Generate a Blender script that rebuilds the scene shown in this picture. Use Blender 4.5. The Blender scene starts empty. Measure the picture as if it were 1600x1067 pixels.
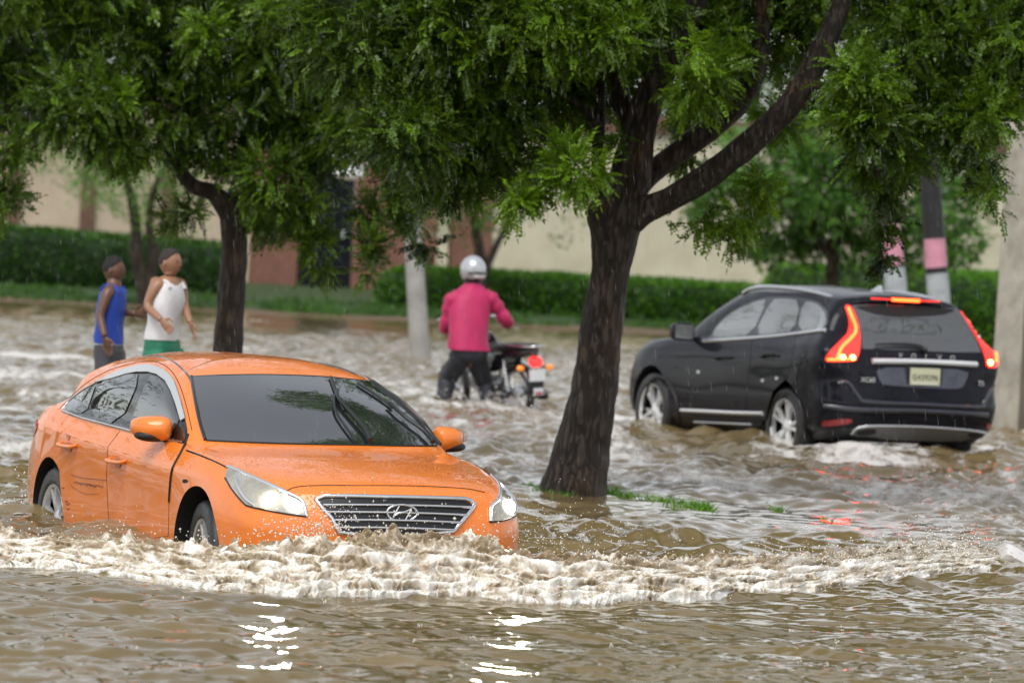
import bpy, bmesh, math, random
import numpy as np
from mathutils import Vector, Matrix, noise as mnoise
from mathutils.bvhtree import BVHTree
from mathutils.geometry import delaunay_2d_cdt

random.seed(7)
RNG = np.random.default_rng(11)
PI = math.pi
rad = math.radians
scene = bpy.context.scene
col = scene.collection

# ------------------------------------------------------------------ camera
F_PX, PCX, PCY = 8889.0, 800.0, 533.5
CAM_H = 2.07
_p = math.atan((PCY - 333.0) / F_PX)
_r = rad(3.0)
FW = Vector((0, math.cos(_p), -math.sin(_p)))
_up = Vector((0, math.sin(_p), math.cos(_p)))
_rt = Vector((1, 0, 0))
RT = _rt * math.cos(_r) + _up * math.sin(_r)
UP = _up * math.cos(_r) - _rt * math.sin(_r)
CAM = Vector((0, 0, CAM_H))
cam_data = bpy.data.cameras.new('camera')
cam = bpy.data.objects.new('camera', cam_data)
col.objects.link(cam)
M = Matrix((RT, UP, -FW)).transposed().to_4x4()
M.translation = CAM
cam.matrix_world = M
cam_data.sensor_width = 36
cam_data.lens = F_PX / 1600 * 36
cam_data.clip_start = 0.5
cam_data.clip_end = 5000
cam_data.dof.use_dof = True
cam_data.dof.focus_distance = 32.8
cam_data.dof.aperture_fstop = 4.0
scene.camera = cam


def pray(px, py):
    return (FW + RT * ((px - PCX) / F_PX) - UP * ((py - PCY) / F_PX))


def at(px, py, d):
    """point seen at a photo pixel, d metres away (world depth Y)"""
    v = pray(px, py)
    return CAM + v * (d / v.y)


def ground_at(px, py, z=0.0):
    v = pray(px, py)
    return CAM + v * ((z - CAM_H) / v.z)


# ------------------------------------------------------------------ materials
def N(nt, typ, **kw):
    n = nt.nodes.new(typ)
    for k, v in kw.items():
        if k in ('operation', 'blend_type', 'data_type', 'interpolation', 'noise_dimensions', 'feature', 'distance', 'attribute_name', 'wave_type', 'bands_direction', 'noise_type', 'normalize', 'clamp'):
            setattr(n, k, v)
        else:
            n.inputs[k].default_value = v
    return n


def ramp(nt, fac, stops):
    r = nt.nodes.new('ShaderNodeValToRGB')
    e = r.color_ramp.elements
    while len(e) < len(stops):
        e.new(0.5)
    for i, (p, c) in enumerate(stops):
        e[i].position = p
        e[i].color = (*c, 1) if len(c) == 3 else c
    nt.links.new(fac, r.inputs[0])
    return r


def new_mat(name):
    m = bpy.data.materials.new(name)
    m.use_nodes = True
    return m, m.node_tree, m.node_tree.nodes['Principled BSDF']


def pm(name, c, rough=0.5, metal=0.0, coat=0.0, var=0.0, vscale=4.0, bump=0.0, bscale=30.0, emit=None, estr=0.0, spec=0.5, rvar=0.0, dirt=None, dscale=3.0, damt=0.5, trans=0.0, ior=1.5, sheen=0.0):
    m, nt, b = new_mat(name)
    b.inputs['Base Color'].default_value = (*c, 1)
    b.inputs['Roughness'].default_value = rough
    b.inputs['Metallic'].default_value = metal
    b.inputs['Coat Weight'].default_value = coat
    b.inputs['Coat Roughness'].default_value = 0.03
    b.inputs['Specular IOR Level'].default_value = spec
    b.inputs['IOR'].default_value = ior
    b.inputs['Transmission Weight'].default_value = trans
    if sheen:
        b.inputs['Sheen Weight'].default_value = sheen
    tc = nt.nodes.new('ShaderNodeTexCoord')
    L = nt.links.new
    cur = None
    if var:
        n = N(nt, 'ShaderNodeTexNoise', Scale=vscale, Detail=6.0, Roughness=0.6)
        L(tc.outputs['Object'], n.inputs['Vector'])
        lo = tuple(x * (1 - var) for x in c)
        hi = tuple(min(1, x * (1 + var)) for x in c)
        cur = ramp(nt, n.outputs['Fac'], [(0.3, lo), (0.7, hi)]).outputs[0]
        L(cur, b.inputs['Base Color'])
    if dirt:
        n = N(nt, 'ShaderNodeTexNoise', Scale=dscale, Detail=8.0, Roughness=0.7)
        L(tc.outputs['Object'], n.inputs['Vector'])
        r = ramp(nt, n.outputs['Fac'], [(0.48, (0, 0, 0)), (0.7, (damt,) * 3)])
        mx = nt.nodes.new('ShaderNodeMixRGB')
        mx.inputs[1].default_value = (*c, 1)
        if cur:
            L(cur, mx.inputs[1])
        mx.inputs[2].default_value = (*dirt, 1)
        L(r.outputs[0], mx.inputs[0])
        L(mx.outputs[0], b.inputs['Base Color'])
    if rvar:
        n = N(nt, 'ShaderNodeTexNoise', Scale=vscale * 2, Detail=4.0)
        L(tc.outputs['Object'], n.inputs['Vector'])
        r = ramp(nt, n.outputs['Fac'], [(0.3, (max(0, rough - rvar),) * 3), (0.7, (rough + rvar,) * 3)])
        L(r.outputs[0], b.inputs['Roughness'])
    if bump:
        n = N(nt, 'ShaderNodeTexNoise', Scale=bscale, Detail=6.0, Roughness=0.6)
        L(tc.outputs['Object'], n.inputs['Vector'])
        bp = N(nt, 'ShaderNodeBump', Strength=bump, Distance=0.02)
        L(n.outputs['Fac'], bp.inputs['Height'])
        L(bp.outputs[0], b.inputs['Normal'])
    if emit:
        b.inputs['Emission Color'].default_value = (*emit, 1)
        b.inputs['Emission Strength'].default_value = estr
    return m


def wet_paint(name, c, drops=0.25, dirt=None, coat=1.0):
    """car paint beaded with rain: clear coat, voronoi drops standing on the upward surfaces"""
    m, nt, b = new_mat(name)
    L = nt.links.new
    tc = nt.nodes.new('ShaderNodeTexCoord')
    b.inputs['Base Color'].default_value = (*c, 1)
    b.inputs['Roughness'].default_value = 0.45
    b.inputs['Specular IOR Level'].default_value = 0.2 if coat > .9 else 0.06
    b.inputs['Coat Weight'].default_value = coat
    b.inputs['Coat Roughness'].default_value = 0.03
    n = N(nt, 'ShaderNodeTexNoise', Scale=7.0, Detail=8.0, Roughness=0.7)
    L(tc.outputs['Object'], n.inputs['Vector'])
    mx = nt.nodes.new('ShaderNodeMixRGB')
    mx.inputs[1].default_value = (*c, 1)
    mx.inputs[2].default_value = (*(dirt or tuple(x * 0.72 for x in c)), 1)
    # road film is thicker low on the body
    sp = nt.nodes.new('ShaderNodeSeparateXYZ')
    L(tc.outputs['Object'], sp.inputs[0])
    mr = N(nt, 'ShaderNodeMapRange')
    mr.inputs[1].default_value = 0.95
    mr.inputs[2].default_value = 0.3
    L(sp.outputs[2], mr.inputs[0])
    r = ramp(nt, n.outputs['Fac'], [(0.42, (0.05,) * 3), (0.68, (0.65,) * 3)])
    mm = N(nt, 'ShaderNodeMath', operation='MULTIPLY')
    L(r.outputs[0], mm.inputs[0])
    L(mr.outputs[0], mm.inputs[1])
    L(mm.outputs[0], mx.inputs[0])
    L(mx.outputs[0], b.inputs['Base Color'])
    v = N(nt, 'ShaderNodeTexVoronoi', Scale=70.0)
    L(tc.outputs['Object'], v.inputs['Vector'])
    vr = ramp(nt, v.outputs['Distance'], [(0.0, (1, 1, 1)), (0.45, (0, 0, 0))])
    n2 = N(nt, 'ShaderNodeTexNoise', Scale=14.0, Detail=3.0)
    L(tc.outputs['Object'], n2.inputs['Vector'])
    r2 = ramp(nt, n2.outputs['Fac'], [(0.38, (0, 0, 0)), (0.6, (1, 1, 1))])
    geo = nt.nodes.new('ShaderNodeNewGeometry')
    s2 = nt.nodes.new('ShaderNodeSeparateXYZ')
    L(geo.outputs['Normal'], s2.inputs[0])
    upm = N(nt, 'ShaderNodeMapRange')
    upm.inputs[1].default_value = 0.05
    upm.inputs[2].default_value = 0.8
    L(s2.outputs[2], upm.inputs[0])
    m1 = N(nt, 'ShaderNodeMath', operation='MULTIPLY')
    L(vr.outputs[0], m1.inputs[0]); L(r2.outputs[0], m1.inputs[1])
    m2 = N(nt, 'ShaderNodeMath', operation='MULTIPLY')
    L(m1.outputs[0], m2.inputs[0]); L(upm.outputs[0], m2.inputs[1])
    bp = N(nt, 'ShaderNodeBump', Strength=drops, Distance=0.010)
    L(m2.outputs[0], bp.inputs['Height'])
    L(bp.outputs[0], b.inputs['Normal'])
    L(bp.outputs[0], b.inputs['Coat Normal'])
    return m


# ------------------------------------------------------------------ object helpers
def tag(o, label=None, cat=None, group=None, kind=None):
    for k, v in (('label', label), ('category', cat), ('group', group), ('kind', kind)):
        if v:
            o[k] = v
    return o


def empty(name, loc, rz=0.0, label=None, cat=None, group=None, mw=None):
    o = bpy.data.objects.new(name, None)
    col.objects.link(o)
    if mw is not None:
        o.matrix_world = mw
    else:
        o.location = loc
        o.rotation_euler = (0, 0, rz)
    o.empty_display_size = 0.2
    return tag(o, label, cat, group)


def link(name, me, mat=None, parent=None):
    o = bpy.data.objects.new(name, me)
    col.objects.link(o)
    if mat is not None and not me.materials:
        me.materials.append(mat)
    if parent is not None:
        o.parent = parent
    return o


def mesh_np(name, V, Fq, mat=None, parent=None, smooth=True, attrs=None):
    """V (n,3) floats, Fq (m,k) ints with k constant"""
    V = np.ascontiguousarray(V, dtype=np.float32)
    Fq = np.ascontiguousarray(Fq, dtype=np.int32)
    me = bpy.data.meshes.new(name)
    me.vertices.add(len(V))
    me.vertices.foreach_set('co', V.ravel())
    m, k = Fq.shape
    me.loops.add(m * k)
    me.loops.foreach_set('vertex_index', Fq.ravel())
    me.polygons.add(m)
    me.polygons.foreach_set('loop_start', np.arange(0, m * k, k, dtype=np.int32))
    if smooth:
        me.polygons.foreach_set('use_smooth', np.ones(m, dtype=bool))
    me.update(calc_edges=True)
    for an, av in (attrs or {}).items():
        a = me.attributes.new(an, 'FLOAT', 'POINT')
        a.data.foreach_set('value', np.ascontiguousarray(av, dtype=np.float32))
    return link(name, me, mat, parent)


class MB:
    """collects simple solids into ONE mesh"""
    def __init__(s):
        s.v, s.f, s.m = [], [], []

    def add(s, V, Fc, T=None, mi=0):
        b = len(s.v)
        for p in V:
            p = Vector(p)
            s.v.append(T @ p if T is not None else p)
        for f in Fc:
            s.f.append([i + b for i in f])
            s.m.append(mi)
        return s

    def box(s, c, size, rot=None, mi=0, taper=1.0):
        x, y, z = (d / 2 for d in size)
        V = [(-x, -y, -z), (x, -y, -z), (x, y, -z), (-x, y, -z), (-x * taper, -y * taper, z), (x * taper, -y * taper, z), (x * taper, y * taper, z), (-x * taper, y * taper, z)]
        Fc = [(0, 3, 2, 1), (4, 5, 6, 7), (0, 1, 5, 4), (1, 2, 6, 5), (2, 3, 7, 6), (3, 0, 4, 7)]
        T = Matrix.Translation(c)
        if rot is not None:
            T = T @ (rot if isinstance(rot, Matrix) else Matrix.Rotation(rot, 4, 'Z'))
        return s.add(V, Fc, T, mi)

    def tube(s, pts, r, n=10, cap=True, flat=1.0, mi=0, closed=False):
        pts = [Vector(p) for p in pts]
        k = len(pts)
        rs = r if isinstance(r, (list, tuple)) else [r] * k
        b = len(s.v)
        prev = None
        for i, p in enumerate(pts):
            if closed:
                t = pts[(i + 1) % k] - pts[i - 1]
            else:
                t = pts[min(i + 1, k - 1)] - pts[max(i - 1, 0)]
            if t.length < 1e-9:
                t = Vector((0, 0, 1))
            t.normalize()
            if prev is None:
                a = Vector((0, 0, 1)) if abs(t.z) < 0.9 else Vector((1, 0, 0))
                u = t.cross(a).normalized()
            else:
                u = (prev - t * prev.dot(t))
                u = u.normalized() if u.length > 1e-6 else t.orthogonal().normalized()
            prev = u
            w = t.cross(u)
            for j in range(n):
                an = 2 * PI * j / n
                s.v.append(p + (u * math.cos(an) + w * math.sin(an) * flat) * rs[i])
        for i in range(k if closed else k - 1):
            for j in range(n):
                a0, a1 = b + i * n + j, b + i * n + (j + 1) % n
                i2 = (i + 1) % k
                s.f.append([a0, a1, b + i2 * n + (j + 1) % n, b + i2 * n + j]); s.m.append(mi)
        if cap and not closed:
            s.f.append([b + j for j in range(n)][::-1]); s.m.append(mi)
            s.f.append([b + (k - 1) * n + j for j in range(n)]); s.m.append(mi)
        return s

    def lathe(s, prof, n=24, T=None, mi=0, cap=True):
        """prof [(r,z)] turned round z"""
        V, Fc = [], []
        for (r, z) in prof:
            for j in range(n):
                a = 2 * PI * j / n
                V.append((r * math.cos(a), r * math.sin(a), z))
        for i in range(len(prof) - 1):
            for j in range(n):
                Fc.append((i * n + j, i * n + (j + 1) % n, (i + 1) * n + (j + 1) % n, (i + 1) * n + j))
        if cap:
            Fc.append(tuple(range(n))[::-1])
            Fc.append(tuple((len(prof) - 1) * n + j for j in range(n)))
        return s.add(V, Fc, T, mi)

    def ball(s, c, r, n=12, mi=0, rot=None):
        r = r if isinstance(r, (tuple, list)) else (r, r, r)
        V, Fc = [], []
        h = n // 2 + 1
        for i in range(h + 1):
            t = PI * i / h
            for j in range(n):
                a = 2 * PI * j / n
                V.append((r[0] * math.sin(t) * math.cos(a), r[1] * math.sin(t) * math.sin(a), r[2] * math.cos(t)))
        for i in range(h):
            for j in range(n):
                Fc.append((i * n + j, (i + 1) * n + j, (i + 1) * n + (j + 1) % n, i * n + (j + 1) % n))
        T = Matrix.Translation(c)
        if rot is not None:
            T = T @ rot
        return s.add(V, Fc, T, mi)

    def prism(s, poly, axis_vec, T=None, mi=0):
        """closed polygon (3-D points) pushed along axis_vec"""
        a = Vector(axis_vec)
        k = len(poly)
        V = [Vector(p) for p in poly] + [Vector(p) + a for p in poly]
        Fc = [tuple(range(k))[::-1], tuple(range(k, 2 * k))]
        for i in range(k):
            j = (i + 1) % k
            Fc.append((i, j, k + j, k + i))
        return s.add(V, Fc, T, mi)

    def build(s, name, mat, parent=None, angle=35, bevel=0.0, weld=False):
        me = bpy.data.meshes.new(name)
        me.from_pydata([tuple(p) for p in s.v], [], s.f)
        mats = mat if isinstance(mat, (list, tuple)) else [mat]
        for q in mats:
            me.materials.append(q)
        bm = bmesh.new()
        bm.from_mesh(me)
        for f, mi in zip(bm.faces, s.m):
            f.material_index = mi
        if weld:
            bmesh.ops.remove_doubles(bm, verts=bm.verts, dist=1e-5)
        bmesh.ops.recalc_face_normals(bm, faces=bm.faces)
        bm.to_mesh(me)
        bm.free()
        for p in me.polygons:
            p.use_smooth = True
        me.set_sharp_from_angle(angle=rad(angle))
        o = link(name, me, None, parent)
        if bevel:
            bv = o.modifiers.new('bevel', 'BEVEL')
            bv.width = bevel
            bv.segments = 2
            bv.limit_method = 'ANGLE'
            bv.angle_limit = rad(40)
        return o


def crv(pts, n=8, closed=False):
    """Catmull-Rom through points"""
    P = [Vector(p) for p in pts]
    k = len(P)
    out = []
    rng = range(k if closed else k - 1)
    for i in rng:
        p1, p2 = P[i], P[(i + 1) % k]
        p0 = P[i - 1] if (closed or i > 0) else p1 * 2 - p2
        p3 = P[(i + 2) % k] if (closed or i + 2 < k) else p2 * 2 - p1
        for j in range(n):
            t = j / n
            out.append(0.5 * ((2 * p1) + (p2 - p0) * t + (2 * p0 - 5 * p1 + 4 * p2 - p3) * t * t + (3 * p1 - p0 - 3 * p2 + p3) * t ** 3))
    if not closed:
        out.append(P[-1])
    return out


def text_obj(name, txt, size, mat, parent, mloc, extrude=0.002, align='CENTER'):
    cu = bpy.data.curves.new(name, 'FONT')
    cu.body = txt
    cu.size = size
    cu.extrude = extrude
    cu.align_x = align
    cu.align_y = 'CENTER'
    o = bpy.data.objects.new(name, cu)
    col.objects.link(o)
    dg = bpy.context.evaluated_depsgraph_get()
    me = bpy.data.meshes.new_from_object(o.evaluated_get(dg))
    bpy.data.objects.remove(o)
    me.materials.clear()
    me.materials.append(mat)
    o = link(name, me, None, parent)
    o.matrix_local = mloc
    return o

# ------------------------------------------------------------------ car body tools
def herm(P, crease=None, sub=6, alpha=0.8):
    """P (K,M,3): smooth curve along axis 0, knots from chord length of every column"""
    K = P.shape[0]
    h = np.maximum(np.linalg.norm(P[1:] - P[:-1], axis=2) ** alpha, 1e-4)[..., None]
    d = (P[1:] - P[:-1]) / h
    mi = np.zeros_like(P)
    mi[1:-1] = (d[:-1] * h[1:] + d[1:] * h[:-1]) / (h[1:] + h[:-1])
    mi[0] = d[0]
    mi[-1] = d[-1]
    m_in, m_out = mi.copy(), mi.copy()
    if crease is not None:
        for k in range(1, K - 1):
            c = crease[k]
            m_in[k] = mi[k] * (1 - c) + d[k - 1] * c
            m_out[k] = mi[k] * (1 - c) + d[k] * c
    out = []
    for k in range(K - 1):
        for j in range(sub):
            t = j / sub
            out.append((2 * t ** 3 - 3 * t * t + 1) * P[k] + (t ** 3 - 2 * t * t + t) * h[k] * m_out[k] + (3 * t * t - 2 * t ** 3) * P[k + 1] + (t ** 3 - t * t) * h[k] * m_in[k + 1])
    out.append(P[-1])
    return np.array(out)


def build_body(rings, crease, rsub=6, ssub=8):
    """rings (R,S,3) for y>=0, station 0 = nose, last = tail; returns watertight bmesh"""
    G = np.array(rings, float)
    D = herm(G, crease, rsub)                       # (R',S,3)
    E = np.concatenate([D[:, 1:2] * [1, -1, 1], D, D[:, -2:-1] * [1, -1, 1]], axis=1)
    E = np.swapaxes(E, 0, 1)
    C = herm(E, None, ssub)[ssub:-ssub]
    C = np.swapaxes(C, 0, 1)                        # (R',S')
    C[:, 0, 1] = 0
    C[:, -1, 1] = 0
    C[:, :, 1] = np.maximum(C[:, :, 1], 0)
    C[-1, :, 1] = 0
    R, S, _ = C.shape
    bm = bmesh.new()
    vs = {}
    for i in range(R):
        for j in range(S):
            p = C[i, j]
            vs[(i, j, 0)] = bm.verts.new(p)
            if j in (0, S - 1) or i == R - 1:
                vs[(i, j, 1)] = vs[(i, j, 0)]
            else:
                vs[(i, j, 1)] = bm.verts.new((p[0], -p[1], p[2]))
    for s in (0, 1):
        for i in range(R - 1):
            for j in range(S - 1):
                q = [vs[(i, j, s)], vs[(i, j + 1, s)], vs[(i + 1, j + 1, s)], vs[(i + 1, j, s)]]
                u = []
                for v in q:
                    if v not in u:
                        u.append(v)
                if len(u) > 2:
                    bm.faces.new(u if s else u[::-1])
    for j in range(S - 1):
        q = []
        for v in (vs[(0, j, 0)], vs[(0, j + 1, 0)], vs[(0, j + 1, 1)], vs[(0, j, 1)]):
            if v not in q:
                q.append(v)
        if len(q) > 2:
            bm.faces.new(q)
    bmesh.ops.remove_doubles(bm, verts=bm.verts, dist=1e-5)
    bmesh.ops.recalc_face_normals(bm, faces=bm.faces)
    return bm


class Surf:
    """a car body in its own coordinates that panels, lamps and trim are laid on"""
    def __init__(s, bm, mw, root):
        s.bvh = BVHTree.FromBMesh(bm)
        s.mw = mw
        s.inv = mw.inverted()
        s.root = root
        s.cam = s.inv @ CAM
        s.r3 = s.inv.to_3x3()

    def hit(s, q, how):
        if how == 'px':
            o, d = s.cam, (s.r3 @ pray(q[0], q[1])).normalized()
        elif how == 'side-':
            o, d = Vector((q[0], -3, q[1])), Vector((0, 1, 0))
        elif how == 'side+':
            o, d = Vector((q[0], 3, q[1])), Vector((0, -1, 0))
        elif how == 'front':
            o, d = Vector((4, q[0], q[1])), Vector((-1, 0, 0))
        elif how == 'rear':
            o, d = Vector((-4, q[0], q[1])), Vector((1, 0, 0))
        else:
            o, d = Vector((q[0], q[1], 4)), Vector((0, 0, -1))
        p, n, i, t = s.bvh.ray_cast(o, d)
        if p is None:
            c = o + d * max(0.0, (Vector((0, 0, 0.9)) - o).dot(d))
            p, n, i, t = s.bvh.find_nearest(c)
            for _ in range(6):
                c = o + d * ((p - o).dot(d))
                p, n, i, t = s.bvh.find_nearest(c)
        if n.dot(d) > 0:
            n = -n
        return p, n

    def path(s, pts, how, off=0.0, n=6, smooth=True, closed=False):
        q = [Vector((a, b, 0)) for a, b in pts]
        if smooth:
            q = crv(q, n, closed)
        else:
            o = []
            for i in range(len(q) if closed else len(q) - 1):
                for j in range(n):
                    o.append(q[i].lerp(q[(i + 1) % len(q)], j / n))
            q = o + ([] if closed else [q[-1]])
        r = []
        for c in q:
            p, nn = s.hit(c, how)
            r.append(p + nn * off)
        return r

    def strip(s, name, pts, how, r, mat, parent, off=0.0, smooth=True, closed=False, flat=1.0, mirror=False, n=6, seg=8):
        P = s.path(pts, how, off, n, smooth, closed)
        mb = MB().tube(P, r, seg, closed=closed, flat=flat)
        o = mb.build(name, mat, parent, angle=60)
        if mirror:
            mb = MB().tube([(p.x, -p.y, p.z) for p in P], r, seg, closed=closed, flat=flat)
            mb.build(name, mat, parent, angle=60)
        return o

    def patch(s, name, pts, how, mat, parent, off=0.004, step=3.0, thick=0.012, rounds=2, mirror=False, smooth=False, label=None, relief=None):
        P = [Vector((a, b)) for a, b in pts]
        for _ in range(rounds):
            o = []
            for i in range(len(P)):
                a, b = P[i], P[(i + 1) % len(P)]
                w = 0.25
                o += [a.lerp(b, w), a.lerp(b, 1 - w)]
            P = o
        B = []
        for i in range(len(P)):
            a, b = P[i], P[(i + 1) % len(P)]
            k = max(1, int((b - a).length / step + 0.5))
            for j in range(k):
                B.append(a.lerp(b, j / k))
        # drop near-duplicates
        Q = []
        for p in B:
            if not Q or (p - Q[-1]).length > step * 0.12:
                Q.append(p)
        if (Q[0] - Q[-1]).length < step * 0.12:
            Q.pop()
        B = Q
        nb = len(B)
        xs, ys = [p.x for p in B], [p.y for p in B]

        def inside(x, y):
            c = False
            j = nb - 1
            for i in range(nb):
                if (ys[i] > y) != (ys[j] > y) and x < (xs[j] - xs[i]) * (y - ys[i]) / (ys[j] - ys[i] + 1e-12) + xs[i]:
                    c = not c
                j = i
            return c
        pts2 = list(B)
        gx = np.arange(min(xs) + step * 0.5, max(xs), step)
        gy = np.arange(min(ys) + step * 0.5, max(ys), step)
        ba = np.array([(p.x, p.y) for p in B])
        for x in gx:
            for y in gy:
                if inside(x, y) and ((ba - (x, y)) ** 2).sum(1).min() > (step * 0.45) ** 2:
                    pts2.append(Vector((x, y)))
        v2, e2, f2, *_ = delaunay_2d_cdt(pts2, [(i, (i + 1) % nb) for i in range(nb)], [], 1, 1e-6)
        top = []
        for p in v2:
            h, n = s.hit(p, how)
            k = off + (relief(p.x, p.y) if relief else 0.0)
            top.append((h + n * k, n))
        V = [t[0] for t in top]
        Fc = [list(f) for f in f2]
        # rim: boundary edges go down into the body
        cnt = {}
        for f in Fc:
            for i in range(len(f)):
                e = (f[i], f[(i + 1) % len(f)])
                cnt[tuple(sorted(e))] = cnt.get(tuple(sorted(e)), 0) + 1
        low = {}
        for f in list(Fc):
            for i in range(len(f)):
                a, b = f[i], f[(i + 1) % len(f)]
                if cnt[tuple(sorted((a, b)))] == 1:
                    for q in (a, b):
                        if q not in low:
                            low[q] = len(V)
                            V.append(top[q][0] - top[q][1] * thick)
                    Fc.append([b, a, low[a], low[b]])
        o = None
        for sg in ((1, -1) if mirror else (1,)):
            mb = MB()
            mb.add([(p.x, p.y * sg, p.z) for p in V], Fc)
            o2 = mb.build(name, mat, parent, angle=50)
            o = o or o2
            if label:
                o2['label'] = label
        return o


def cut(bm, name, mats, cutters, mw, parent):
    """body mesh with the cutter solids taken out; the cut faces get the second material"""
    me = bpy.data.meshes.new(name)
    bm.to_mesh(me)
    for m in mats:
        me.materials.append(m)
    o = bpy.data.objects.new(name, me)
    col.objects.link(o)
    for mb in cutters:
        c = mb.build('cutter', mats, None)
        for p in c.data.polygons:
            p.material_index = 1
        md = o.modifiers.new('b', 'BOOLEAN')
        md.operation = 'DIFFERENCE'
        md.solver = 'EXACT'
        md.object = c
    dg = bpy.context.evaluated_depsgraph_get()
    me2 = bpy.data.meshes.new_from_object(o.evaluated_get(dg))
    for md in list(o.modifiers):
        c = md.object
        o.modifiers.remove(md)
        bpy.data.objects.remove(c)
    o.data = me2
    me2.name = name
    for p in me2.polygons:
        p.use_smooth = True
    me2.set_sharp_from_angle(angle=rad(32))
    o.parent = parent
    return o


def wheel(name, parent, loc, R, width, rim_r, spokes, side, tyre_m, rim_m, dark_m, split=True, ang0=0.3, steer=0.0):
    """wheel > tyre, rim; axle along y, outer face towards side*y"""
    w = empty(name, loc)
    w.parent = parent
    w.location = loc
    w.rotation_euler = (0, 0, steer)
    T = Matrix.Rotation(-PI / 2 * side, 4, 'X')       # z -> side*y
    h = width / 2
    prof = [(rim_r, -h * 0.85), (rim_r + 0.012, -h * 0.95), (R - 0.05, -h), (R - 0.02, -h * 0.93), (R - 0.004, -h * 0.75), (R, -h * 0.45), (R - 0.006, -h * 0.43), (R - 0.006, -h * 0.38), (R, -h * 0.36), (R, -0.01), (R - 0.006, -0.008), (R - 0.006, 0.008), (R, 0.01), (R, h * 0.36), (R - 0.006, h * 0.38), (R - 0.006, h * 0.43), (R, h * 0.45), (R - 0.004, h * 0.75), (R - 0.02, h * 0.93), (R - 0.05, h), (R - 0.075, h * 0.985), (R - 0.08, h * 1.0), (rim_r + 0.012, h * 0.95), (rim_r, h * 0.85)]
    MB().lathe(prof, 56, T, cap=False).build('tyre', tyre_m, w, angle=40)
    MB().lathe([(rim_r, -h * 0.8), (rim_r, -h * 0.8 + 0.001), (rim_r - 0.015, -h * 0.6), (rim_r - 0.02, h * 0.2), (0.02, h * 0.15)], 40, T, cap=False).build('brake_drum', dark_m, w)
    r = MB()
    r.lathe([(rim_r - 0.014, h * 0.5), (rim_r - 0.012, h * 0.86), (rim_r + 0.004, h * 0.93), (rim_r + 0.008, h * 0.86), (rim_r + 0.002, h * 0.6)], 56, T, cap=False)
    r.lathe([(0.0, h * 0.78), (0.03, h * 0.78), (0.036, h * 0.74), (0.06, h * 0.68), (0.075, h * 0.5), (0.07, h * 0.3)], 24, T, cap=False)
    for k in range(spokes):
        a = 2 * PI * k / spokes + ang0
        for off in ((-0.16, 0.16) if split else (0.0,)):
            a0, a1 = a + off * 0.55, a + off * 1.25
            wd0, wd1 = (0.016, 0.017) if split else (0.03, 0.036)
            pts = []
            for (rr, an, wd, zt, zb) in ((0.05, a0, wd0, h * 0.66, h * 0.4), (rim_r * 0.55, (a0 + a1) / 2, wd0, h * 0.76, h * 0.45), (rim_r - 0.008, a1, wd1, h * 0.84, h * 0.5)):
                c = Vector((math.cos(an), math.sin(an), 0))
                t = Vector((-math.sin(an), math.cos(an), 0))
                pts.append([c * rr + t * wd + Vector((0, 0, zb)), c * rr + t * wd * 0.7 + Vector((0, 0, zt)), c * rr - t * wd * 0.7 + Vector((0, 0, zt)), c * rr - t * wd + Vector((0, 0, zb))])
            V = [p for q in pts for p in q]
            Fc = [(0, 1, 2, 3), (8, 11, 10, 9)]
            for i in range(2):
                for j in range(4):
                    Fc.append((i * 4 + j, i * 4 + (j + 1) % 4, i * 4 + 4 + (j + 1) % 4, i * 4 + 4 + j))
            r.add(V, Fc, T)
    for k in range(5):
        a = 2 * PI * k / 5 + 0.2
        r.lathe([(0.008, h * 0.55), (0.008, h * 0.73), (0.0, h * 0.74)], 6, T @ Matrix.Translation((0.048 * math.cos(a), 0.048 * math.sin(a), 0)), cap=False)
    r.build('rim', rim_m, w, angle=40)
    return w

# ------------------------------------------------------------------ shared car materials
M_tyre = pm('tyre rubber', (0.018, 0.018, 0.02), 0.42, bump=0.15, bscale=60, dirt=(0.09, 0.075, 0.055), dscale=9, damt=0.45)
M_rim = pm('alloy', (0.66, 0.66, 0.67), 0.32, metal=0.6, var=0.12, dirt=(0.16, 0.13, 0.1), dscale=6, damt=0.35)
M_dark = pm('dark trim', (0.012, 0.012, 0.013), 0.45)
M_well = pm('wheel well liner', (0.008, 0.008, 0.008), 0.8)
M_chrome = pm('chrome', (0.72, 0.73, 0.75), 0.12, metal=1.0)
M_gap = pm('panel gap', (0.006, 0.005, 0.005), 0.7)
M_black = pm('black gloss trim', (0.008, 0.008, 0.009), 0.12, coat=0.5)


def glass_mat(name, c, drops=0.2, scale=140.0, coat=0.35, cior=1.9):
    m, nt, b = new_mat(name)
    L = nt.links.new
    tc = nt.nodes.new('ShaderNodeTexCoord')
    b.inputs['Base Color'].default_value = (*c, 1)
    b.inputs['Roughness'].default_value = 0.02
    b.inputs['Specular IOR Level'].default_value = 0.8
    b.inputs['Coat Weight'].default_value = coat
    b.inputs['Coat IOR'].default_value = cior
    b.inputs['Coat Roughness'].default_value = 0.02
    v = N(nt, 'ShaderNodeTexVoronoi', Scale=scale)
    L(tc.outputs['Object'], v.inputs['Vector'])
    r = ramp(nt, v.outputs['Distance'], [(0.05, (1, 1, 1)), (0.4, (0, 0, 0))])
    n = N(nt, 'ShaderNodeTexNoise', Scale=3.5, Detail=5.0)
    L(tc.outputs['Object'], n.inputs['Vector'])
    r2 = ramp(nt, n.outputs['Fac'], [(0.5, (0, 0, 0)), (0.6, (1, 1, 1))])
    mm = N(nt, 'ShaderNodeMath', operation='MULTIPLY')
    L(r.outputs[0], mm.inputs[0]); L(r2.outputs[0], mm.inputs[1])
    bp = N(nt, 'ShaderNodeBump', Strength=drops, Distance=0.004)
    L(mm.outputs[0], bp.inputs['Height'])
    L(bp.outputs[0], b.inputs['Normal'])
    return m


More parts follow.
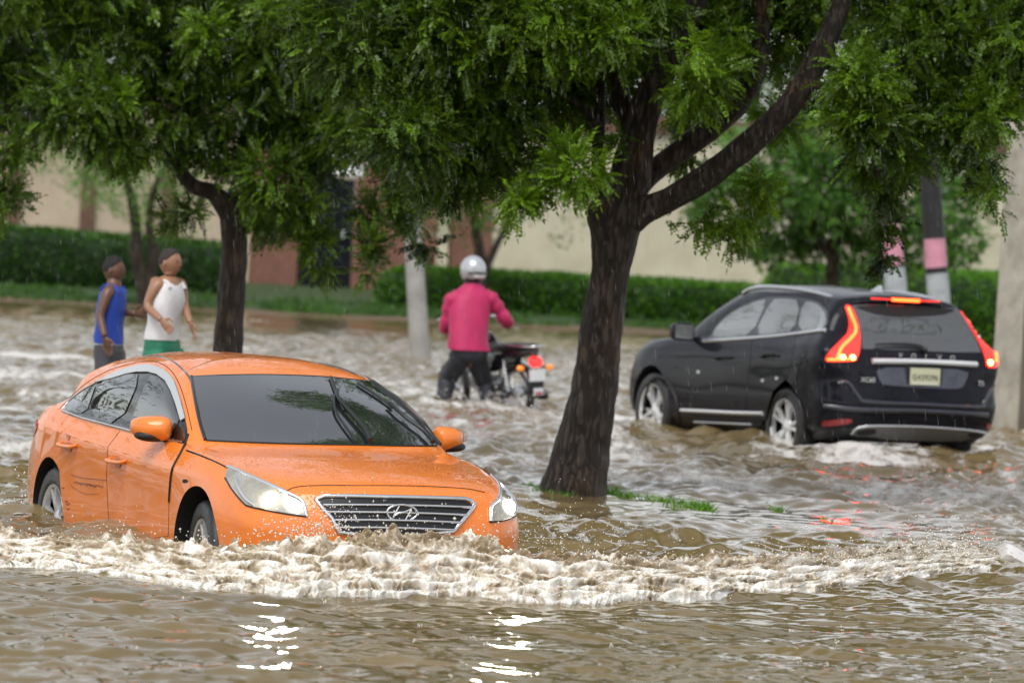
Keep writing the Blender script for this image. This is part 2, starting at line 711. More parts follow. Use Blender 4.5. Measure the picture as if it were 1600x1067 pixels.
M_glass = glass_mat('tinted side glass', (0.012, 0.014, 0.014), 0.2, 140, .8)
M_wind = glass_mat('windscreen glass', (0.014, 0.018, 0.02), 0.12, 170, 1.0, 2.5)

# ------------------------------------------------------------------ ORANGE SALOON
YAW1 = rad(-67.94)
MW1 = Matrix.Translation((-1.44, 34.26, -0.32)) @ Matrix.Rotation(YAW1, 4, 'Z')
car = empty('saloon_car', None, mw=MW1, label='bright orange saloon with lit headlights pushing a wave through the flood', cat='car')

O_R3 = [(2.36, 0, .60), (2.335, .35, .60), (2.24, .64, .60), (2.07, .81, .60), (1.80, .895, .61), (1.40, .92, .62), (.95, .915, .60), (.45, .918, .60), (-.2, .92, .61), (-.9, .92, .62), (-1.40, .925, .65), (-1.9, .885, .66), (-2.25, .77, .66), (-2.44, .45, .66), (-2.50, 0, .66)]
O_R4 = [(2.30, 0, .755), (2.27, .35, .755), (2.16, .64, .75), (1.97, .80, .755), (1.72, .872, .77), (1.38, .905, .80), (.95, .922, .81), (.45, .93, .83), (-.2, .937, .86), (-.9, .937, .885), (-1.4, .925, .905), (-1.9, .867, .925), (-2.2, .745, .92), (-2.39, .45, .93), (-2.45, 0, .93)]
O_R5 = [(2.235, 0, .805), (2.20, .34, .805), (2.07, .60, .81), (1.86, .75, .825), (1.60, .82, .855), (1.30, .85, .895), (.90, .855, .92), (.45, .858, .945), (-.2, .86, .975), (-.9, .856, 1.0), (-1.4, .843, 1.02), (-1.9, .80, 1.02), (-2.15, .70, 1.005), (-2.36, .42, 1.0), (-2.42, 0, 1.0)]
O_R6 = [(1.75, 0, .912), (1.71, .33, .908), (1.60, .56, .90), (1.46, .68, .902), (1.30, .755, .912), (1.14, .80, .925), (.80, .838, .945), (.38, .848, .972), (-.2, .85, 1.003), (-.9, .846, 1.028), (-1.35, .825, 1.048), (-1.8, .765, 1.048), (-2.02, .66, 1.04), (-2.18, .40, 1.045), (-2.22, 0, 1.05)]
O_R7 = [(1.18, 0, .975), (1.165, .33, .97), (1.12, .57, .96), (1.05, .71, .95), (1.0, .765, .945), (.92, .80, .948), (.66, .82, .965), (.3, .83, .99), (-.2, .835, 1.02), (-.85, .826, 1.045), (-1.25, .80, 1.085), (-1.6, .745, 1.10), (-1.85, .60, 1.06), (-2.0, .36, 1.07), (-2.03, 0, 1.075)]
O_R9 = [(.20, 0, 1.39), (.19, .32, 1.382), (.175, .49, 1.362), (.15, .59, 1.335), (.11, .64, 1.315), (.03, .66, 1.322), (-.1, .665, 1.342), (-.28, .665, 1.358), (-.5, .66, 1.364), (-.8, .648, 1.36), (-1.02, .628, 1.348), (-1.2, .60, 1.345), (-1.28, .51, 1.352), (-1.3, .3, 1.382), (-1.31, 0, 1.39)]
O_TOP = [-.25, -.27, -.29, -.31, -.33, -.36, -.4, -.46, -.55, -.65, -.74, -.8, -.86, -.92, -.95]


def O_low(R, z, dx, dy):
    o = []
    for i, (x, y, _) in enumerate(R):
        k = 1.0 if x > 1.9 or x < -2 else 0.0
        o.append((x - math.copysign(dx, x) * k, max(0, y - dy) if y > 0 else 0, z))
    return o


def mid_ring(A, B, bulge):
    o = []
    for a, b in zip(A, B):
        m = (Vector(a) + Vector(b)) / 2
        d = Vector((0, m.y, 0)) if abs(m.y) > 0.5 else Vector((m.x + .5, 0, 0)) * 0.6
        if d.length > 0:
            d.normalize()
        m += (d + Vector((0, 0, 0.55))) * bulge
        o.append((m.x, m.y if a[1] else 0, m.z))
    return o


def roof_rings(R9, topx, zc):
    R10, R11 = [], []
    for a, x in zip(R9, topx):
        R11.append((x, 0, zc(x)))
        t = 0.45
        R10.append((a[0] + (x - a[0]) * t, a[1] * (1 - t), a[2] + (zc(x) - a[2]) * 0.74))
    return R10, R11


O_zc = lambda x: 1.447 - 0.03 * (x + .5) ** 2
O_R10, O_R11 = roof_rings(O_R9, O_TOP, O_zc)
O_rings = [O_low(O_R3, .16, .14, .10), O_low(O_R3, .21, .05, .035), O_low(O_R3, .40, .0, .006), O_R3, O_R4, O_R5, O_R6, O_R7, mid_ring(O_R7, O_R9, .042), O_R9, O_R10, O_R11]
O_crease = [0, .3, .2, 0, .85, .35, 0, .5, 0, .5, 0, 0]
bm = build_body(O_rings, O_crease, 6, 8)
S1 = Surf(bm, MW1, car)

M_or = wet_paint('orange paint', (0.84, 0.215, 0.022), 0.5, dirt=(0.56, 0.14, 0.03))
WR1 = 0.338
cutters = []
for ax in (1.4025, -1.4025):
    for sd in (1, -1):
        T = Matrix.Translation((ax, sd * 0.58, WR1 + 0.01)) @ Matrix.Rotation(-PI / 2 * sd, 4, 'X')
        cutters.append(MB().lathe([(0.385, 0.0), (0.385, 0.6)], 48, T, mi=1))
body1 = cut(bm, 'body', [M_or, M_well], cutters, MW1, car)
bm.free()

for ax in (1.4025, -1.4025):
    for sd in (1, -1):
        wheel('wheel', car, (ax, sd * (0.775 if ax > 0 else 0.79), WR1 - (0.02 if ax > 0 else 0)), WR1, 0.215, 0.222, 5, sd, M_tyre, M_rim, M_dark, True, 0.5, rad(-6) if ax > 0 else 0)

# windscreen, roof seams
wpts = [(299, 589), (340, 587), (410, 586), (470, 587.5), (515, 590), (560, 593.5), (582, 597), (602, 612), (638, 642), (667, 672), (687, 695.5), (640, 695.8), (560, 694.5), (470, 692.8), (400, 691), (323, 687.6), (312.5, 660), (305, 624)]
ws = S1.patch('windscreen', wpts, 'px', M_wind, car, off=0.003, step=9, rounds=0, thick=0.01)
S1.strip('windscreen_seal', [(299, 589), (305, 624), (312.5, 660), (321, 688)], 'px', 0.011, M_black, ws, off=0.004)
S1.strip('windscreen_seal', [(582, 597), (602, 612), (638, 642), (667, 672), (687, 695.5)], 'px', 0.014, M_black, ws, off=0.004)
S1.strip('windscreen_seal', [(323, 688.5), (400, 692), (470, 694), (560, 695.5), (640, 697), (690, 696.5)], 'px', 0.006, M_gap, ws, off=0.002)
S1.strip('windscreen_seal', [(299, 588.5), (340, 586.5), (410, 585.5), (470, 587), (515, 589.5), (583, 596.5)], 'px', 0.004, M_black, ws, off=0.002)
S1.strip('roof_molding', [(225, 557.5), (240, 556.5), (256, 558.5), (272, 566), (285, 577), (295.7, 590), (303, 612), (311, 645)], 'px', 0.006, M_black, car, off=0.001, mirror=True)

# hood outline and front seams
S1.strip('bonnet_gap', [(291.5, 703.5), (314, 711.6), (340, 723), (360, 733)], 'px', 0.006, M_gap, car, off=-0.001, mirror=True)
S1.strip('bonnet_gap', [(446, 767.5), (464, 760.5), (500, 758.3), (550, 758.4), (640, 759), (721, 762.6), (757, 769)], 'px', 0.0035, M_gap, car, off=0.0)

# side glass
side_top = [(99, 639), (110, 626), (130, 610), (157, 595), (178, 584.5), (199.5, 577), (216, 573), (231.6, 571.7), (245, 574.5), (256.5, 580.6), (265, 588), (272.5, 598), (281, 623), (290, 655), (294, 676)]
S1.strip('roof_seam', [(92, 640), (128, 604), (165, 581), (200, 569.5), (232, 564.5), (252, 568), (268, 580), (280, 600), (290, 630), (300, 672)], 'px', 0.0025, M_gap, car, off=0.0)
S1.patch('window_surround', side_top + [(289, 691), (265, 689), (230, 682), (190, 671.5), (135, 657.5), (99, 645.5)], 'px', M_black, car, off=0.005, step=5, rounds=1, mirror=True)
S1.patch('window', [(102.5, 637), (110, 629), (130, 612), (152, 600.5), (146, 618), (136, 647.5), (107, 641.5)], 'px', M_glass, car, off=0.010, step=5, rounds=1, mirror=True)
M_visor = pm('clear wind deflector', (0.42, 0.44, 0.44), 0.12, coat=0.6)
vis = [(150, 599), (157, 595), (178, 584.5), (199.5, 577), (216, 573), (231.6, 571.7), (245, 574.5), (256.5, 580.6), (265, 588), (272.5, 598), (281, 623), (290, 655), (284, 659), (276, 634), (267, 612), (259, 597.5), (246, 587), (232, 583), (216, 583), (199, 586), (180, 592)]
S1.patch('rain_visor', vis, 'px', M_visor, car, off=0.016, step=4, rounds=0, mirror=False, thick=0.006)
S1.strip('window_trim', [(98, 642), (110, 646.5), (135, 655), (190, 669), (230, 680), (264, 687.5), (284, 692)], 'px', 0.008, M_chrome, car, off=0.004, mirror=True)
S1.strip('window_trim', side_top[:12] + [(281, 623), (290, 655)], 'px', 0.006, M_chrome, car, off=0.006)

# doors: panel, gap, handle, window
M_or2 = M_or
fd = [(170.5, 835), (171, 805), (168, 746), (170, 698), (189, 673.5), (230, 683.5), (265, 691), (288, 694), (285, 703.5), (269.7, 732), (264.3, 783.6), (263, 837), (220, 842)]
rd = [(101.5, 823), (94.5, 755), (91.5, 698), (97, 672), (117.5, 655), (135, 660), (187.5, 673), (168.5, 698), (166.5, 746), (169.5, 805), (169, 835), (130, 828)]
M_scuff = pm('scuffed paint', (0.16, 0.06, 0.03), 0.6)
for poly, gl, hx, lab in ((fd, [(203, 669.5), (233.5, 588.5), (246, 590.5), (258.3, 601), (267, 616), (277, 645), (283, 659), (265.4, 684), (231.5, 678.5)], [(173, 716), (180, 718.5), (190, 720), (198, 720)], None), (rd, [(138, 649.5), (159, 598.5), (174.6, 590.5), (199.5, 586), (223, 586), (188.5, 665.5)], [(97, 691.5), (103, 694), (113, 695.5), (121, 695.5)], 'orange rear door with dark scuff marks')):
    d = S1.patch('door', poly, 'px', M_or, car, off=0.0025, step=7, rounds=0, mirror=False, label=lab, thick=0.008)
    S1.strip('door_gap', poly, 'px', 0.0022, M_gap, d, off=0.0, smooth=False, closed=True)
    S1.patch('window', gl, 'px', M_glass, d, off=0.011, step=5, rounds=1)
    P = S1.path([(x, y + 2) for x, y in hx], 'px', 0.030)
    P[0] = S1.path([hx[0], hx[1]], 'px', 0.004)[0]
    P[-1] = S1.path([hx[-2], hx[-1]], 'px', 0.004)[-1]
    MB().tube(P, [0.011] + [0.017] * (len(P) - 2) + [0.012], 10, flat=0.75).build('handle', M_or, d, angle=70)
    S1.patch('handle_cup', [(hx[1][0] - 1, hx[1][1] + 3), (hx[1][0] + 3, hx[1][1] - 4), (hx[2][0] + 2, hx[2][1] - 3), (hx[2][0] - 1, hx[2][1] + 11), (hx[1][0] + 4, hx[1][1] + 12)], 'px', pm('handle recess', (0.42, 0.09, 0.015), 0.3, coat=0.5), d, off=0.009, step=3, rounds=2, thick=0.012)
    if lab:
        for q, w in (([(112, 741), (130, 746), (150, 748), (167, 750)], .0035), ([(111, 757), (118, 763), (135, 771), (155, 771)], .002)):
            S1.strip('scratch', q, 'px', w, M_scuff, d, off=0.0035, flat=0.3)
        for k in range(16):
            x = 117 + k * 2.6 + RNG.uniform(-1, 1)
            y = 753.5 + (x - 117) * 0.16 + RNG.uniform(-2, 2)
            S1.strip('scratch', [(x, y), (x + RNG.uniform(2, 6), y + RNG.uniform(-.5, 2))], 'px', RNG.uniform(.004, .009), M_scuff, d, off=0.002, n=2, flat=0.4)
        for (x, y) in ((103, 783), (104, 786), (107, 785), (106, 795), (112, 816), (98, 762), (110, 818), (142, 836)):
            S1.strip('scratch', [(x, y), (x + 3, y + RNG.uniform(-2, 3))], 'px', 0.005, M_gap, d, off=0.002, n=2, flat=0.4)
    # far side: same panel mirrored (side projection of the traced outline)
    pts = [p for p in S1.path(poly, 'px', 0, 2, False, True)]
    S1.patch('door', [(p.x, p.z) for p in pts], 'side+', M_or, car, off=0.0025, step=0.05, rounds=0, thick=0.008)
    pts = S1.path(gl, 'px', 0, 2, False, True)
    S1.patch('window', [(p.x, p.z) for p in pts], 'side+', M_glass, car, off=0.007, step=0.04, rounds=1)
# dark leading edge of the front door stands open by a finger
S1.strip('door_gap', [(294, 678.5), (289, 694), (284, 705), (276, 720), (269.7, 733), (266.5, 755), (264.5, 784)], 'px', 0.010, M_gap, car, off=0.0)
S1.patch('mirror_mount', [(265.4, 684), (283.5, 660), (293, 677), (287.5, 694), (276, 691)], 'px', M_black, car, off=0.008, step=3, rounds=1, mirror=True)
S1.patch('bumper_hole', [(285, 750), (289, 748), (293, 749.5), (294.5, 752.5), (290, 754.5), (285.5, 754)], 'px', M_gap, car, off=0.002, step=2, rounds=1, thick=0.002)

# mirrors
for sg in (-1, 1):
    c = Vector((0.60, sg * 0.935, 1.02))
    q = MB()
    V, Fc = [], []
    n = 20
    lay = [(-0.075, .80), (-0.06, .97), (-0.02, 1.0), (0.03, .93), (0.065, .72), (0.085, .40), (0.092, .08)]
    for (dx, k) in lay:
        for j in range(n):
            a = 2 * PI * j / n
            cy, cz = math.cos(a), math.sin(a)
            e = 0.62
            yy = math.copysign(abs(cy) ** e, cy) * 0.108 * k
            zz = math.copysign(abs(cz) ** e, cz) * 0.072 * k
            zz *= 1.0 - 0.18 * (yy / 0.122) * 1
            V.append((c.x + dx - 0.05 * (yy / .122), c.y + yy * sg, c.z + zz))
    for i in range(len(lay) - 1):
        for j in range(n):
            Fc.append((i * n + j, i * n + (j + 1) % n, (i + 1) * n + (j + 1) % n, (i + 1) * n + j))
    Fc += [tuple(range(n)), tuple((len(lay) - 1) * n + j for j in range(n))]
    mir = q.add(V, Fc).build('side_mirror', M_or, car, angle=50)
    MB().ball((c.x, c.y - 0.002 * sg, c.z - 0.045), (0.07, 0.113, 0.036), 16).build('mirror_base', M_dark, mir)
    MB().tube([(c.x + .0, c.y - sg * .05, c.z - .055), (c.x + .02, c.y - sg * .13, c.z - .06), (c.x + .04, c.y - sg * .2, c.z - .045)], [.022, .024, .03], 10).build('mirror_arm', M_dark, mir)

# headlights
M_lens = pm('headlight bowl', (0.42, 0.40, 0.33), 0.12, metal=0.35, coat=1.0, var=0.25, vscale=9)
M_lamp = pm('lit headlight bulb', (1, 1, 1), 0.3, emit=(1.0, 0.93, 0.78), estr=20)
M_lamp2 = pm('lit reflector', (1, .9, .7), 0.3, emit=(1.0, 0.84, 0.55), estr=.7)
M_drl = pm('lamp chrome strip', (0.75, 0.76, 0.78), 0.15, metal=0.9)
hl = [(356, 730), (368, 734), (385, 741), (410, 752), (440, 766), (470, 780.5), (477, 793), (480, 806.5), (466, 806), (450, 803), (420, 797.5), (390, 791), (381, 785.5), (366, 768), (352, 747)]


def lamp_mesh(sg):
    h = S1.patch('headlight', hl, 'px', M_lens, car, off=0.006, step=5, rounds=1, thick=0.02) if sg < 0 else None
    return h


H = S1.patch('headlight', hl, 'px', M_lens, car, off=0.006, step=5, rounds=1, thick=0.02, mirror=True)
HP = S1.path([(424, 781)], 'px', 0.004, 1, False, True)[0]
HN = S1.hit(Vector((424, 781)), 'px')[1]
for sg in (-1, 1):
    hpos = Vector((HP.x, HP.y * (1 if sg < 0 else -1), HP.z))
    MB().ball(hpos, (0.03, 0.047, 0.045), 20).build('headlight_bulb', M_lamp, car)
    MB().ball(hpos + Vector((-0.012, -0.055 * (1 if sg < 0 else -1) * -1, -0.002)), (0.022, 0.05, 0.05), 16).build('headlight_bulb', M_lamp2, car)
for sg in (-1, 1):
    ld = bpy.data.lights.new('headlight_beam', 'SPOT')
    ld.energy = 150
    ld.color = (1.0, .95, .84)
    ld.shadow_soft_size = 0.06
    ld.spot_size = rad(30)
    ld.spot_blend = 0.6
    lo = bpy.data.objects.new('headlight_beam', ld)
    col.objects.link(lo)
    wp = MW1 @ Vector((HP.x + .12, HP.y * (1 if sg < 0 else -1), HP.z + .01))
    lo.location = wp
    lo.rotation_euler = (Vector((wp.x * .6, 22.5, 0.35)) - wp).to_track_quat('-Z', 'Y').to_euler()
    lo.parent = car
    lo.matrix_parent_inverse = MW1.inverted()
S1.strip('lamp_strip', [(356, 730), (368, 734.5), (385, 742), (410, 753), (440, 766.5), (469, 780.5), (476, 793), (479, 806)], 'px', 0.011, M_drl, car, off=0.008, mirror=True)
S1.strip('lamp_strip', [(374, 741), (371, 752), (377, 768), (387, 781), (398, 789)], 'px', 0.012, M_drl, car, off=0.005, mirror=True)
S1.strip('lamp_edge', [(352, 747), (366, 768), (381, 785.5), (390, 791), (420, 797.5), (450, 803), (480, 807)], 'px', 0.005, M_dark, car, off=0.004, mirror=True)

# grille
M_gril = pm('grille black', (0.006, 0.006, 0.007), 0.4)
gout = [(487.5, 779), (496, 774), (507, 771.5), (545, 771.8), (580, 772.6), (650, 774), (700, 775.2), (728, 776.5), (738, 780), (744.5, 786), (739, 797), (709, 832), (690, 840), (620, 842), (560, 840), (525, 835), (516, 812), (500, 795)]
gin = [(499, 782), (507, 778.2), (545, 778), (620, 779.5), (700, 781.5), (724, 782.3), (733, 785), (737, 788.5), (733, 796), (706, 829), (690, 835), (620, 837), (560, 835), (533, 829), (522, 808), (508, 793)]
gr = S1.patch('grille', gin, 'px', M_gril, car, off=0.002, step=7, rounds=0, thick=0.01)
ring = []
for k in range(len(gin)):
    ring.append((k, k))
P = []
cen = S1.path([((a[0] + b[0]) / 2, (a[1] + b[1]) / 2) for a, b in ((gout[0], gin[0]), (gout[2], gin[1]), (gout[3], gin[2]), (gout[5], gin[3]), (gout[6], gin[4]), (gout[7], gin[5]), (gout[8], gin[6]), (gout[9], gin[7]), (gout[10], gin[8]), (gout[11], gin[9]), (gout[13], gin[11]), (gout[15], gin[13]), (gout[16], gin[14]), (gout[17], gin[15]))], 'px', 0.004, 4, False, True)
MB().tube(cen, 0.013, 8, closed=True).build('grille_frame', M_chrome, gr, angle=60)
for (xa, ya, xb, yb) in ((505, 789.5, 735, 793), (512, 800.5, 728, 805), (523, 812.5, 720, 816.5), (530, 824, 711, 828)):
    S1.strip('grille_bar', [(xa + (xb - xa) * t, ya + (yb - ya) * t - 1.5 * math.sin(PI * t)) for t in (0, .25, .5, .75, 1)], 'px', 0.0075, M_chrome, gr, off=0.010, flat=1.0)
# oval emblem with a slanted H
MB2 = MB()
ctr, nrm = S1.hit(Vector((626, 800.4)), 'px')
ex = Vector((0, -1, 0)); ez = Vector((0, 0, 1))
ex = Vector((0, 1, 0)); co = ctr + Vector((0.022, 0, 0))
# left in the picture is -y of the car
ov = [co + ex * (0.091 * math.cos(a)) + ez * (0.046 * math.sin(a)) for a in [2 * PI * k / 40 for k in range(40)]]
MB2.tube(ov, 0.006, 8, closed=True)
MB2.tube([co + ex * -0.019 + ez * 0.038, co + ex * -0.034 + ez * 0.010, co + ex * -0.052 + ez * -0.027], [0.005, 0.006, 0.006], 8)
MB2.tube([co + ex * 0.055 + ez * 0.027, co + ex * 0.042 + ez * -0.004, co + ex * 0.024 + ez * -0.036], [0.006, 0.006, 0.005], 8)
MB2.tube([co + ex * -0.049 + ez * -0.021, co + ex * -0.02 + ez * -0.001, co + ex * 0.014 + ez * 0.003, co + ex * 0.052 + ez * 0.022], [0.005, 0.0085, 0.0085, 0.005], 8)
MB2.build('emblem', M_chrome, gr, angle=60)
MB().add([co + ex * (0.091 * math.cos(a)) + ez * (0.046 * math.sin(a)) + Vector((-0.008, 0, 0)) for a in [2 * PI * k / 40 for k in range(40)]], [tuple(range(40))]).build('emblem_disc', M_black, gr)
# two small sensors either side of the grille, tail lamp
S1.patch('tail_light', [(43, 671), (47, 661), (56, 655), (60, 657), (58, 672), (50, 686), (44, 688)], 'px', pm('tail lens', (0.35, 0.01, 0.02), 0.12, coat=1.0), car, off=0.006, step=3, rounds=1, mirror=True)

# wipers
M_wip = pm('wiper rubber', (0.015, 0.015, 0.016), 0.35)


def wiper(arm, blade, rr=0.011):
    w = MB().tube(S1.path(arm, 'px', 0.03), [0.016 - 0.006 * i / (6 * (len(arm) - 1)) for i in range(6 * (len(arm) - 1) + 1)], 8).build('wiper', M_wip, car, angle=60)
    MB().tube(S1.path(blade, 'px', 0.014), rr, 8, flat=0.7).build('wiper_blade', M_wip, w, angle=60)


wiper([(577, 694), (568, 677), (555, 661), (540, 644), (527, 629), (525, 616)], [(516, 592), (523, 612), (531, 632), (537, 645)])
MB().tube(S1.path([(556, 694), (538, 670), (524, 648), (521, 630), (525, 616)], 'px', 0.02), 0.008, 8).build('wiper_shadow_rod', M_wip, car)
wiper([(673, 697), (668, 689), (655, 676), (630, 658), (606, 636)], [(558, 602), (580, 616), (606, 634), (612, 640)])

# ------------------------------------------------------------------ DARK SUV (seen from its left rear)
YAW2 = rad(114.6)
MW2 = Matrix.Translation((2.77, 53.88, -0.12)) @ Matrix.Rotation(YAW2, 4, 'Z')
suv = empty('sport_utility_car', None, mw=MW2, label='dark grey SUV with glowing red tail lights driving away through the flood', cat='car')
V_R3 = [(2.33, 0, .72), (2.30, .38, .72), (2.18, .68, .73), (1.98, .84, .75), (1.75, .90, .76), (1.387, .92, .78), (.95, .915, .78), (.45, .915, .78), (-.2, .92, .79), (-.9, .925, .80), (-1.387, .94, .82), (-1.85, .93, .83), (-2.12, .88, .83), (-2.25, .56, .82), (-2.275, 0, .82)]
V_R2 = [(2.33, 0, .55), (2.31, .38, .55), (2.20, .68, .55), (2.0, .85, .56), (1.76, .91, .57), (1.387, .935, .58), (.95, .925, .56), (.45, .925, .55), (-.2, .925, .55), (-.9, .93, .57), (-1.387, .945, .60), (-1.85, .92, .62), (-2.15, .89, .63), (-2.31, .58, .63), (-2.335, 0, .63)]
V_R1 = [(2.28, 0, .36), (2.26, .38, .36), (2.15, .66, .36), (1.97, .83, .36), (1.75, .89, .37), (1.387, .91, .37), (.95, .90, .34), (.45, .90, .33), (-.2, .90, .33), (-.9, .90, .34), (-1.387, .91, .38), (-1.85, .895, .42), (-2.12, .86, .43), (-2.28, .56, .43), (-2.305, 0, .43)]
V_R0 = [(2.15, 0, .24), (2.13, .36, .24), (2.02, .60, .24), (1.85, .74, .24), (1.65, .80, .24), (1.35, .82, .24), (.95, .82, .24), (.45, .82, .24), (-.2, .82, .24), (-.9, .82, .24), (-1.35, .82, .25), (-1.8, .80, .27), (-2.0, .74, .28), (-2.15, .46, .28), (-2.18, 0, .28)]
V_R4 = [(2.27, 0, .90), (2.23, .37, .90), (2.10, .66, .91), (1.90, .81, .93), (1.68, .865, .95), (1.36, .89, .955), (.95, .89, .955), (.45, .893, .965), (-.2, .90, .98), (-.9, .915, .995), (-1.387, .93, 1.0), (-1.83, .935, 1.0), (-2.13, .90, .99), (-2.22, .62, .98), (-2.235, 0, .98)]
V_R5 = [(2.18, 0, .99), (2.14, .36, .99), (2.0, .62, 1.0), (1.80, .75, 1.02), (1.58, .80, 1.035), (1.32, .835, 1.045), (.95, .85, 1.05), (.45, .858, 1.065), (-.2, .865, 1.085), (-.9, .872, 1.11), (-1.387, .875, 1.13), (-1.80, .915, 1.12), (-2.11, .895, 1.10), (-2.17, .62, 1.08), (-2.165, 0, 1.075)]
V_R6 = [(1.80, 0, 1.065), (1.77, .36, 1.065), (1.66, .58, 1.06), (1.52, .68, 1.065), (1.36, .74, 1.07), (1.20, .785, 1.075), (.88, .815, 1.085), (.42, .828, 1.10), (-.2, .835, 1.12), (-.9, .835, 1.15), (-1.36, .815, 1.18), (-1.76, .85, 1.19), (-2.06, .86, 1.17), (-2.11, .58, 1.14), (-2.10, 0, 1.13)]
V_R7 = [(1.28, 0, 1.115), (1.265, .36, 1.11), (1.22, .58, 1.10), (1.15, .69, 1.09), (1.09, .735, 1.088), (1.02, .765, 1.09), (.76, .80, 1.10), (.36, .812, 1.115), (-.2, .818, 1.14), (-.9, .812, 1.175), (-1.33, .775, 1.22), (-1.68, .775, 1.26), (-1.96, .79, 1.26), (-2.0, .50, 1.24), (-2.0, 0, 1.235)]
V_R9 = [(.40, 0, 1.575), (.385, .33, 1.565), (.355, .48, 1.545), (.31, .56, 1.52), (.26, .60, 1.505), (.17, .622, 1.515), (0, .64, 1.545), (-.25, .65, 1.565), (-.6, .65, 1.575), (-1.0, .64, 1.575), (-1.35, .618, 1.57), (-1.62, .605, 1.56), (-1.80, .585, 1.555), (-1.85, .36, 1.59), (-1.865, 0, 1.61)]
V_TOP = [-.1, -.13, -.17, -.21, -.25, -.30, -.38, -.48, -.62, -.80, -.98, -1.1, -1.18, -1.25, -1.3]
V_zc = lambda x: 1.665 - 0.045 * (x + .55) ** 2
V_R10, V_R11 = roof_rings(V_R9, V_TOP, V_zc)
V_rings = [V_R0, V_R1, V_R2, V_R3, V_R4, V_R5, V_R6, V_R7, mid_ring(V_R7, V_R9, .02), V_R9, V_R10, V_R11]
bm = build_body(V_rings, [0, .4, .5, .1, .2, .35, .2, .3, 0, .5, 0, 0], 6, 8)
S2 = Surf(bm, MW2, suv)
M_sv = wet_paint('dark grey paint', (0.006, 0.006, 0.0105), 0.2, dirt=(0.009, 0.0085, 0.009), coat=0.38)
M_rim2 = pm('bright alloy', (.80, .80, .80), .3, metal=.35, var=.1)
WR2 = 0.365
cutters = []
for ax in (1.387, -1.387):
    for sd in (1, -1):
        T = Matrix.Translation((ax, sd * 0.58, WR2 + 0.01)) @ Matrix.Rotation(-PI / 2 * sd, 4, 'X')
        cutters.append(MB().lathe([(0.425, 0.0), (0.425, 0.7)], 48, T, mi=1))
cut(bm, 'body', [M_sv, M_well], cutters, MW2, suv)
bm.free()
for ax in (1.387, -1.387):
    for sd in (1, -1):
        wheel('wheel', suv, (ax, sd * 0.795, WR2), WR2, 0.235, 0.25, 5, sd, M_tyre, M_rim2, M_dark, True, 0.2 if ax > 0 else 0.7)

# glass and side trim
M_sglass = glass_mat('suv side glass', (0.15, 0.155, 0.155), 0.05, 140, 1.0, 1.6)  # pale base colour stands in for bright sky reflected in the windows
allg = [(1103, 531), (1112, 522), (1122, 505), (1138, 491), (1160, 477.5), (1183, 467.5), (1205, 463.5), (1240, 464), (1275, 468.5), (1291, 482), (1297, 502), (1292, 513), (1285, 519), (1240, 523), (1180, 528), (1140, 531.5)]
S2.patch('window_surround', allg, 'px', M_black, suv, off=0.002, step=5, rounds=1, mirror=True)
dp = [[(1066, 636), (1080, 600), (1100, 560), (1101, 535), (1140, 532), (1176, 528), (1172, 560), (1168, 600), (1165, 655), (1090, 655)],
      [(1167, 655), (1170, 600), (1174, 560), (1178, 528), (1243, 523), (1240, 550), (1230, 590), (1208, 610), (1199, 640), (1196, 657)]]
gl = [[(1111, 527.5), (1121, 510), (1137.4, 494), (1160, 480), (1182.4, 470.5), (1201, 468), (1174.5, 524.5), (1140, 527)],
      [(1179, 524), (1206, 468), (1224.5, 467), (1251, 469.5), (1242, 518.5), (1210, 521.5)]]
hd = [[(1121, 561), (1128, 559), (1136, 558.5), (1142, 559)], [(1193, 558), (1200, 555.5), (1208, 555), (1215, 555.5)]]
for poly, g, h in zip(dp, gl, hd):
    for sg in (1, -1):
        if sg > 0:
            d = S2.patch('door', poly, 'px', M_sv, suv, off=0.002, step=6, rounds=0, thick=0.006)
            S2.strip('door_gap', poly, 'px', 0.003, M_gap, d, off=0.0, smooth=False, closed=True)
            S2.patch('window', g, 'px', M_sglass, d, off=0.006, step=4, rounds=1)
            P = S2.path(h, 'px', 0.03)
            P[0] = S2.path(h[:2], 'px', 0.0)[0]
            P[-1] = S2.path(h[-2:], 'px', 0.0)[-1]
            MB().tube(P, 0.015, 10, flat=0.8).build('handle', M_sv, d, angle=70)
            S2.patch('handle_cup', [(h[0][0] + 2, h[0][1] + 1), (h[2][0], h[2][1] + 0), (h[2][0] + 1, h[2][1] + 8), (h[0][0] + 4, h[0][1] + 8)], 'px', M_dark, d, off=0.004, step=2, rounds=2, thick=0.004)
        else:
            pts = S2.path(poly, 'px', 0, 2, False, True)
            d = S2.patch('door', [(p.x, p.z) for p in pts], 'side-', M_sv, suv, off=0.002, step=0.06, rounds=0, thick=0.006)
            pts = S2.path(g, 'px', 0, 2, False, True)
            S2.patch('window', [(p.x, p.z) for p in pts], 'side-', M_sglass, d, off=0.006, step=0.05, rounds=1)
S2.patch('window', [(1246, 518.5), (1255, 471), (1275, 473), (1288, 485), (1293, 502), (1289, 511), (1283, 516)], 'px', M_sglass, suv, off=0.006, step=4, rounds=1, mirror=True)
S2.strip('window_trim', [(1100, 533.5), (1140, 531), (1200, 526.5), (1250, 521), (1290, 516)], 'px', 0.018, M_drl, suv, off=0.004, mirror=True)
M_brt = pm('bright side strip', (.78, .79, .80), .25, metal=.3)
M_alu = pm('brushed aluminium strip', (0.6, 0.61, 0.63), 0.25, metal=0.8)
S2.strip('door_strip', [(1066, 641), (1110, 643), (1150, 645), (1193, 646)], 'px', 0.032, M_brt, suv, off=0.0, mirror=True, flat=0.6)
S2.strip('sill_strip', [(1085, 659), (1130, 661), (1175, 663)], 'px', 0.012, M_alu, suv, off=0.0, mirror=True)
